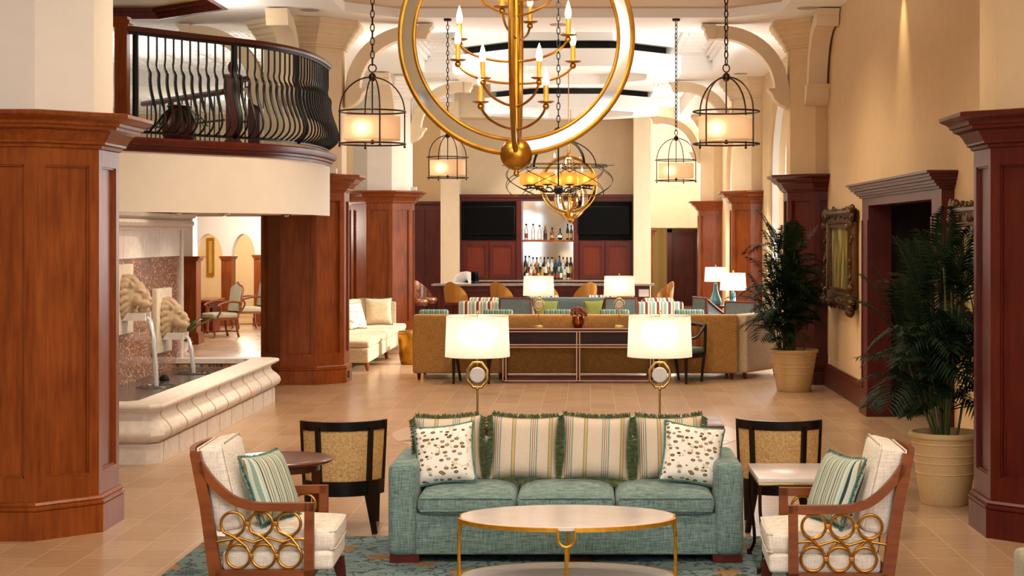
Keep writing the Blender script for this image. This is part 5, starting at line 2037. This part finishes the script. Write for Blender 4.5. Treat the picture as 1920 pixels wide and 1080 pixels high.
def orb(label, loc, Rr, zt, arms=True, rz=0, tiers=None):
    r = thing('orb_chandelier', label, 'chandelier', loc, rz, 'gilt orb chandeliers with mirrored bands')
    Gd = M['gold']
    k = Rr / .635
    for q, nm in ((Matrix.Rotation(PI / 2, 3, 'X'), 0), (Matrix.Rotation(R(90), 3, 'Z') @ Matrix.Rotation(PI / 2, 3, 'X'), 1)):
        s_ = 1 if nm == 0 else .985
        m = MB()
        m.torus((0, 0, 0), Rr * s_ - .008 * k, .0145 * k, 96, 8, q)
        m.torus((0, 0, 0), (Rr - .082 * k) * s_, .0115 * k, 96, 8, q)
        m.build('hoop', Gd, r)
        m = MB()
        n = 96
        r0, r1 = (Rr - .075 * k) * s_, (Rr - .018 * k) * s_
        rings = []
        for i in range(n):
            a_ = 2 * PI * i / n
            rings.append([Vector((0, 0, 0)) + q @ Vector((rr * cos(a_), rr * sin(a_), h)) for rr, h in ((r0, -.006 * k), (r1, -.006 * k), (r1, .006 * k), (r0, .006 * k))])
        m.loft(rings, loop=True)
        m.build('mirror_band', M['mirror'], r, angle=20)
        m = MB()
        for i in range(16):
            a_ = 2 * PI * (i + .3) / 16
            p0 = q @ Vector((r0 * cos(a_), r0 * sin(a_), -.008 * k))
            p1 = q @ Vector((r1 * cos(a_), r1 * sin(a_), -.008 * k))
            m.tube([p0, p1], .0025 * k, 4)
        m.build('band_joint', M['gold'], r)
    m = MB()
    m.tube([(0, 0, -Rr + .06 * k), (0, 0, Rr)], .016 * k, 10)
    m.build('stem', Gd, r)
    MB().ball((0, 0, -Rr + .005 * k), .088 * k, 24, 16).ball((0, 0, -Rr - .10 * k), .016 * k, 12, 8).cyl((0, 0, -Rr - .09 * k), (0, 0, -Rr - .075 * k), .012 * k).build('bottom_ball', Gd, r)
    MB().ball((0, 0, Rr), .05 * k, 20, 12).build('top_ball', Gd, r)
    for (a_, zs, ln) in tiers:
        c_, s__ = cos(a_), sin(a_)
        P = lambda u, z: Vector((u * c_, u * s__, z)) * k
        arm = MB()
        arm.tube(spline([P(.0, zs), P(ln * .35, zs + .008), P(ln * .7, zs + .035), P(ln * .9, zs + .07), P(ln, zs + .105)], 4), .007 * k, 6)
        arm.ball(P(ln, zs + .105), .017 * k, 12, 8)
        am = arm.build('candle_arm', Gd, r)
        MB().lathe([(.0, .0), (.03 * k, .0), (.044 * k, .006 * k), (.044 * k, .009 * k), (.0, .008 * k)], 20, P(ln, zs + .122)).build('bobeche', Gd, am)
        MB().cyl(P(ln, zs + .128), P(ln, zs + .215), .0135 * k).build('candle', M['candle'], am)
        MB().lathe([(.011 * k, 0), (.017 * k, .02 * k), (.017 * k, .035 * k), (.009 * k, .07 * k), (.001, .095 * k)], 12, P(ln, zs + .215)).build('bulb', M['bulb'], am)
    m = MB()
    m.torus((0, 0, Rr + .08 * k), .035 * k, .007 * k, 16, 6, Matrix.Rotation(PI / 2, 3, 'X'))
    if arms:
        chain(m, (0, 0, zt - loc[2]), (0, 0, Rr + .1 * k), .07)
    else:
        m.tube([(0, 0, zt - loc[2]), (0, 0, Rr + .1 * k)], .008, 6)
    m.build('suspension', Gd, r)
    MB().lathe([(.0, zt - loc[2] - .05), (.07, zt - loc[2] - .04), (.08, zt - loc[2])], 16).build('canopy', Gd, r)
    return r


OC = at(968, 70, 9.0)
TI = []
for px, pyb, zy in ((907, 222, 243), (1026, 222, 243), (911, 166, 200), (1014, 166, 200), (857, 121, 157), (1074, 117, 157), (860, 66, 116), (1066, 82, 116), (947, 45, 72), (990, 27, 72), (896, 5, 30), (1046, 3, 30)):
    dx = (px - 968) / 347.8
    ln = .315
    z = -(zy - 70) / 347.8
    near = -1 if pyb > zy - 38 else 1
    a_ = math.acos(max(-1, min(1, dx / ln))) * near
    TI.append((a_, z, ln))
for i in range(6):
    TI.append((i * 2.2 + .4, .2 + .09 * (i // 2), .3 - .02 * i))
orb('large gilt orb chandelier with mirrored band in the foreground', OC, .635, 6.2, True, 0, TI)
T2 = [(i * 2.4, -.30 + .075 * i, .3) for i in range(10)]
orb('smaller gilt orb chandelier hanging in front of the bar, nearer of two', at(1066, 347, 28.1), .50, 4.95, False, .3, T2)
orb('smaller gilt orb chandelier hanging in front of the bar mirror, farther of two', at(1070, 372, 35.5), .46, 4.95, False, .9, T2)

# black wire drum chandelier with amber shades
wd = thing('drum_chandelier', 'black wire drum chandelier with a ring of amber shades', 'chandelier', (-.34, 19.0, 2.62))
m = MB()
RT, RB, ZT, ZB = .60, .60, .31, -.03
Rw = .60
for z, rr in ((.30, .56), (.285, .56), (-.045, .50)):
    m.torus((0, 0, z), rr, .005, 48, 5)
nw = 7
for k in range(nw):
    for sg in (-1, 1):
        pts = []
        for i in range(13):
            t_ = i / 12
            a_ = 2 * PI * k / nw + sg * (t_ - .5) * 1.25
            rr = .53 + .09 * sin(PI * t_)
            pts.append((rr * cos(a_), rr * sin(a_), -.045 + .34 * t_))
        m.tube(pts, .0042, 5)
for sx in (-1, 1):
    m.tube([(sx * .50, 0, .30), (sx * .64, 0, .30)], .005, 5)
m.build('wire_cage', M['iron'], wd)
m = MB()
for k in range(4):
    a_ = k * PI / 2 + .6
    pts = [(.52 * cos(q) * cos(a_), .52 * cos(q) * sin(a_), .30 + .30 * sin(q)) for q in [PI / 2 * i / 12 for i in range(13)]]
    m.tube(pts, .016 if k % 2 else .007, 6)
m.build('dome_strap', M['iron'], wd)
m = MB().tube([(0, 0, .60), (0, 0, .02)], .01, 6).ball((0, 0, .02), .055, 16, 10).ball((0, 0, .62), .03, 12, 8)
m.torus((0, 0, .68), .045, .009, 20, 6, Matrix.Rotation(PI / 2, 3, 'X'))
m.build('stem', M['iron'], wd)
for k in range(9):
    a_ = 2 * PI * k / 9 + .2
    x, y = .36 * cos(a_), .36 * sin(a_)
    arm = MB().tube(spline([(0, 0, .02), (x * .4, y * .4, -.005), (x * .75, y * .75, .04), (x * 1.1, y * 1.1, .03)], 4), .008, 5).lathe([(.0, .0), (.05, .01), (.055, .02)], 12, (x, y, .055)).tube([(x, y, .03), (x, y, .10)], .008, 5)
    am = arm.build('arm', M['iron'], wd)
    sh = MB().lathe([(.085, .075), (.085, .205)], 20, (x, y, 0), caps=False)
    sh.build('amber_shade', M['shade_amber'], am)
    MB().ball((x, y, .13), (.02, .02, .035), 8, 6).build('bulb', M['bulb'], am)
m = MB()
chain(m, (0, 0, 5.42 - 2.62), (0, 0, .72), .07, .006, .018)
m.build('chain', M['iron'], wd)
MB().lathe([(.0, 2.74), (.07, 2.755), (.08, 2.80)], 16).build('canopy', M['iron'], wd)


# ================================================================== PLANTS
def palm(label, loc, k, hgt, seed, spread, ncane):
    rnd = random.Random(seed)
    r = thing('potted_palm', label, 'plant', loc)
    m = MB()
    m.lathe([(.19, 0), (.20, .01), (.232, .24), (.238, .245), (.238, .252), (.234, .257), (.245, .325), (.251, .33), (.251, .337), (.247, .342), (.253, .385), (.259, .39), (.259, .397), (.255, .402), (.266, .475), (.272, .48), (.272, .487), (.268, .492), (.276, .525), (.290, .53), (.295, .55), (.287, .57), (.265, .57), (.25, .52), (.0, .50)], 36)
    m.v = [Vector((v.x * k, v.y * k, v.z * 1.0)) for v in m.v]
    m.build('pot', M['pot'], r)
    m = MB().lathe([(.0, .515), (.24 * k, .51)], 24, caps=False)
    m.build('soil', M['soil'], r)
    st, lf = MB(), MB()

    def frond(base, dirv, L, droop):
        pts = []
        d = dirv.normalized()
        n = 9
        p = base.copy()
        for i in range(n + 1):
            pts.append(p.copy())
            p = p + d * (L / n)
            d = (d + Vector((0, 0, -droop / n))).normalized()
        lf.tube(pts, [.005 * (1 - .8 * i / n) + .0008 for i in range(n + 1)], 4)
        side0 = dirv.cross(Vector((0, 0, 1)))
        side0 = side0.normalized() if side0.length > .01 else Vector((1, 0, 0))
        nl = 15
        for i in range(nl):
            t_ = .22 + .78 * i / (nl - 1)
            f1 = t_ * n
            i0 = min(int(f1), n - 1)
            q = pts[i0].lerp(pts[i0 + 1], f1 - i0)
            tg = (pts[i0 + 1] - pts[i0]).normalized()
            for sg in (-1, 1):
                ll = L * (.42 * sin(PI * (.18 + .72 * t_)) + .05) * rnd.uniform(.85, 1.1)
                dv = (side0 * sg * .9 + tg * .75 + Vector((0, 0, .12))).normalized()
                e1 = q + dv * ll * .5
                e2 = q + dv * ll + Vector((0, 0, -.28 * ll))
                wv = tg.cross(dv).cross(dv).normalized() * (.0105 * (.7 + .6 * rnd.random()))
                b_ = len(lf.v)
                lf.add([q, e1 + wv, e2, e1 - wv], [(0, 1, 2, 3)])
    for c in range(ncane):
        a_ = rnd.uniform(0, 2 * PI)
        rr = rnd.uniform(.02, .17) * k
        b0 = Vector((rr * cos(a_), rr * sin(a_), .5))
        top = b0 + Vector((cos(a_) * rnd.uniform(.0, .28) * spread, sin(a_) * rnd.uniform(.0, .28) * spread, rnd.uniform(.45, 1.0) * (hgt - .85)))
        mid = b0.lerp(top, .5) + Vector((rnd.uniform(-.03, .03), rnd.uniform(-.03, .03), 0))
        pts = spline([b0, mid, top], 5)
        st.tube(pts, [.011 - .005 * i / len(pts) for i in range(len(pts))], 6)
        for q in range(rnd.randint(5, 7)):
            t_ = rnd.uniform(.25, 1)
            p = pts[min(int(t_ * (len(pts) - 1)), len(pts) - 1)]
            b_ = rnd.uniform(0, 2 * PI)
            el = rnd.uniform(.25, 1.3)
            dv = Vector((cos(b_) * cos(el), sin(b_) * cos(el), sin(el)))
            frond(p, dv, rnd.uniform(.4, .62) * spread, rnd.uniform(.7, 1.7))
        frond(top, Vector((cos(a_) * .3, sin(a_) * .3, 1)), rnd.uniform(.4, .55) * spread, .8)
    for mm in (st, lf):
        for i, v in enumerate(mm.v):
            if v.x + loc[0] > 3.05:
                ex = v.x + loc[0] - 3.05
                v.x = 3.05 - loc[0] + .2 * (1 - math.exp(-ex / .2))
    st.build('canes', M['cane_stem'], r)
    tag(lf.build('fronds', M['leaf'], r, smooth=False), None, None)
    return r


palm('tall potted palm in a ribbed sand pot, partly behind the near right column', (2.83, 13.25, 0), .97, 2.25, 3, 1.05, 17)
palm('smaller-looking potted palm in a sand pot at the end of the banquette', (2.80, 22.75, 0), 1.14, 2.35, 8, 1.0, 20)

# ================================================================== PAINTINGS
def painting(label, y0, y1, z0, z1):
    r = thing('framed_painting', label, 'painting', (X_R, (y0 + y1) / 2, (z0 + z1) / 2), 0, 'ornate framed paintings on the right wall')
    hy, hz = (y1 - y0) / 2, (z1 - z0) / 2
    m = MB()
    fw_ = .2
    for a_, b_, c_, d_ in ((-hy, -hy + fw_, -hz, hz), (hy - fw_, hy, -hz, hz), (-hy, hy, hz - fw_, hz), (-hy, hy, -hz, -hz + fw_)):
        m.rbox(-.10, -.02, a_, b_, c_, d_, .025, 2)
    for a_, b_, c_, d_ in ((-hy + fw_, -hy + fw_ + .05, -hz + fw_, hz - fw_), (hy - fw_ - .05, hy - fw_, -hz + fw_, hz - fw_), (-hy + fw_, hy - fw_, hz - fw_ - .05, hz - fw_), (-hy + fw_, hy - fw_, -hz + fw_, -hz + fw_ + .05)):
        m.box(-.07, -.02, a_, b_, c_, d_)
    m.box(-.02, 0, -hy + .03, hy - .03, -hz + .03, hz - .03)
    m.build('frame', plain('carved_gilt_' + str(len(bpy.data.materials)), '#5a3a1a', .4, .6, noise=.3, scale=25), r)
    orn = MB()
    orn.tube([(-.095, -hy + .06, -hz + .06), (-.095, hy - .06, -hz + .06), (-.095, hy - .06, hz - .06), (-.095, -hy + .06, hz - .06)], .045, 8, closed=True)
    rnd = random.Random(int(y0 * 10))
    per = []
    n = 44
    for i in range(n):
        t_ = i / n * 4
        s_, f1 = int(t_), t_ % 1
        per.append(((-hy + 2 * hy * f1, hz - .06), (hy - .06, hz - 2 * hz * f1), (hy - 2 * hy * f1, -hz + .06), (-hy + .06, -hz + 2 * hz * f1))[s_])
    for (y, z) in per:
        big = 1.6 if (abs(abs(y) - hy) < .3 and abs(abs(z) - hz) < .3) else 1
        for q in range(3):
            orn.ball((-.10 + rnd.uniform(-.01, .01), y + rnd.uniform(-.06, .06), z + rnd.uniform(-.06, .06)), (rnd.uniform(.02, .04) * big, rnd.uniform(.025, .05) * big, rnd.uniform(.025, .05) * big), 8, 6)
    orn.build('carving', plain('carving_gilt_' + str(len(bpy.data.materials)), '#4d3013', .4, .65, noise=.35, scale=30), r)
    MB().box(-.035, -.022, -hy + fw_, hy - fw_, -hz + fw_, hz - fw_).build('canvas', M['painting'], r)
    return r


painting('ornate gilt-framed landscape painting on the right wall by the small palm', 20.95, 23.3, 1.17, 2.47)
painting('ornate dark gilt-framed painting mostly hidden by the near right column', 12.9, 15.2, 1.15, 2.40)
# ================================================================== CAMERA AND LIGHT
cam = bpy.data.cameras.new('camera')
cam.sensor_width = 36
cam.lens = F / 1920 * 36
cam.shift_x = -(1103 - 960) / 1920
cam.shift_y = (440 - 540) / 1920
cam.clip_end = 200
co = bpy.data.objects.new('camera', cam)
col.objects.link(co)
co.location = (0, 0, H)
co.rotation_euler = (PI / 2, 0, 0)
sc.camera = co

w = bpy.data.worlds.new('daylight')
sc.world = w
w.use_nodes = True
bg = w.node_tree.nodes['Background']
bg.inputs['Color'].default_value = (.95, .97, 1.0, 1)
bg.inputs['Strength'].default_value = 3.0
wt = w.node_tree
tcw = wt.nodes.new('ShaderNodeTexCoord')
sxw = wt.nodes.new('ShaderNodeSeparateXYZ')
rw = wt.nodes.new('ShaderNodeValToRGB')          # bright sky above, dimmer ground below
rw.color_ramp.elements[0].position = .42
rw.color_ramp.elements[0].color = (.16, .15, .13, 1)
rw.color_ramp.elements[1].position = .5
rw.color_ramp.elements[1].color = (.95, .97, 1, 1)
mw = wt.nodes.new('ShaderNodeMapRange')
mw.inputs['From Min'].default_value = -1
wt.links.new(tcw.outputs['Generated'], sxw.inputs[0])
wt.links.new(sxw.outputs[2], mw.inputs['Value'])
wt.links.new(mw.outputs[0], rw.inputs[0])
wt.links.new(rw.outputs[0], bg.inputs['Color'])


def lamp(typ, name, loc, energy, color=(1, .86, .68), size=1, size_y=None, target=None, **kw):
    ld = bpy.data.lights.new(name, typ)
    ld.energy = energy
    ld.color = color
    if typ == 'AREA':
        ld.size = size
        if size_y:
            ld.shape = 'RECTANGLE'
            ld.size_y = size_y
    elif typ in ('POINT', 'SPOT'):
        ld.shadow_soft_size = size
    for k, v in kw.items():
        setattr(ld, k, v)
    o = bpy.data.objects.new(name, ld)
    col.objects.link(o)
    o.location = loc
    if target is not None:
        o.rotation_euler = (Vector(target) - Vector(loc)).to_track_quat('-Z', 'Y').to_euler()
    return o


# sun through the arched windows on the right
sun = lamp('SUN', 'sun', (20, 30, 12), 5.5, (1, .93, .82), target=None)
sun.rotation_euler = Vector((-1, -.06, -.40)).to_track_quat('-Z', 'Y').to_euler()
sun.data.angle = R(.8)
# daylight from the glazed entrance behind and to the right of the camera
lamp('AREA', 'front_area_light', (3.2, 2.5, 3.4), 400, (.97, .98, 1.0), 5.0, 3.6, (-4.5, 11.5, 2.8))
lamp('AREA', 'front_area_light', (-1.6, 5.0, 5.15), 260, (1, .95, .88), 4.0, 2.0, (-1.6, 11, .5))  # added overhead fill for the seating, not from the entrance
# window light on the right of the lounge
for y in (28.75, 38.2):
    lamp('AREA', 'window_daylight', (3.46, y, 2.6), 330, (1, .97, .93), 5.5, 3.6, (-3, y, .4))
# warm spots added under the ceiling to light the room, no fixtures
for x, y, e in ((-1.8, 8, 100), (1.0, 8, 100), (-2.0, 13, 120), (1.0, 13, 110), (-.3, 18.5, 170), (-2.6, 19, 120), (1.2, 20, 120), (-.4, 24.5, 110), (1.4, 26, 90), (-2.4, 28, 90), (1.2, 33, 110), (-2, 33, 110), (0, 35.2, 90)):
    lamp('SPOT', 'ceiling_fill_spot', (x, y, 5.1), e * 3.3, (1, .82, .60), .15, None, (x, y, 0), spot_size=R(150), spot_blend=1.0)
# wall washer on the right wall
lamp('SPOT', 'wall_washer', (3.12, 18.0, 5.17), 110, (1, .82, .5), .02, None, (3.38, 18.0, 3.9), spot_size=R(42), spot_blend=1)
# added area fill aimed up to whiten the ceiling
for x, y, e in ((-.3, 18, 90), (-2.4, 26.2, 48), (1.6, 26.2, 42), (-.4, 31.2, 34), (-2.4, 35.5, 30), (1.7, 35.5, 26)):
    lamp('AREA', 'ceiling_fill', (x, y, 3.9), e, (1, .97, .94), 1.2, 1.2, (x, y + .001, 6))
for y, e in ((28, 95), (38, 75)):
    lamp('AREA', 'ceiling_fill', (-7.5, y, 3.9), e, (1, .95, .88), 2.5, 2.5, (-7.5, y + .001, 6))  # same added uplight for the gallery ceiling
lamp('POINT', 'front_wall_fill', (0, -2.5, 4.6), 260, (1, .92, .8), .4)  # added to brighten the wall behind the camera
lamp('POINT', 'gallery_fill', (-7.2, 19.0, 4.5), 70, (1, .9, .74), .3)  # gallery points added to lift the unlit gilt tray and ceiling
lamp('POINT', 'gallery_fill', (-4.9, 22.0, 4.7), 45, (1, .9, .78), .3)
lamp('POINT', 'gallery_fill', (-7, 37, 4.4), 160, (1, .92, .8), .5)
lamp('POINT', 'left_room_fill', (-7.0, 33.5, 2.3), 200, (1, .9, .78), .4)  # bare points added to brighten the left room
lamp('POINT', 'left_room_fill', (-7.4, 37.6, 2.5), 130, (1, .9, .78), .3)
lamp('POINT', 'left_room_fill', (-8.6, 41.5, 2.4), 200, (1, .88, .68), .3)
lamp('POINT', 'passage_fill', (2.3, 43.5, 4.3), 360, (1, .95, .86), .5)  # points added to blow out the upper passage wall and light its end
lamp('POINT', 'passage_fill', (2.3, 48, 2.0), 40, (1, .85, .6), .3)
for y in (17.6, 19.2, 20.6):
    lamp('SPOT', 'fountain_spot', (-4.35, y, 2.36), 45, (1, .88, .7), .06, None, (-5.0, y, .6), spot_size=R(110), spot_blend=1)
lamp('SPOT', 'fountain_spot', (-3.0, 17.5, 5.0), 420, (1, .9, .75), .15, None, (-4.2, 17.5, .4), spot_size=R(50), spot_blend=1)
lamp('SPOT', 'back_bar_light', (-.95, 37.2, 4.6), 420, (1, .84, .62), .1, None, (-.95, 39, 2.0), spot_size=R(80), spot_blend=.8)

vs_ = sc.view_settings
sc.display_settings.display_device = 'sRGB'
vs_.view_transform = 'Standard'
vs_.look = 'None'
vs_.gamma = 1
vs_.use_curve_mapping = False
vs_.exposure = -0.1
sc.cycles.max_bounces = 8
sc.cycles.diffuse_bounces = 4
sc.cycles.glossy_bounces = 4
sc.cycles.transmission_bounces = 4
sc.cycles.sample_clamp_indirect = 6
sc.cycles.use_denoising = True
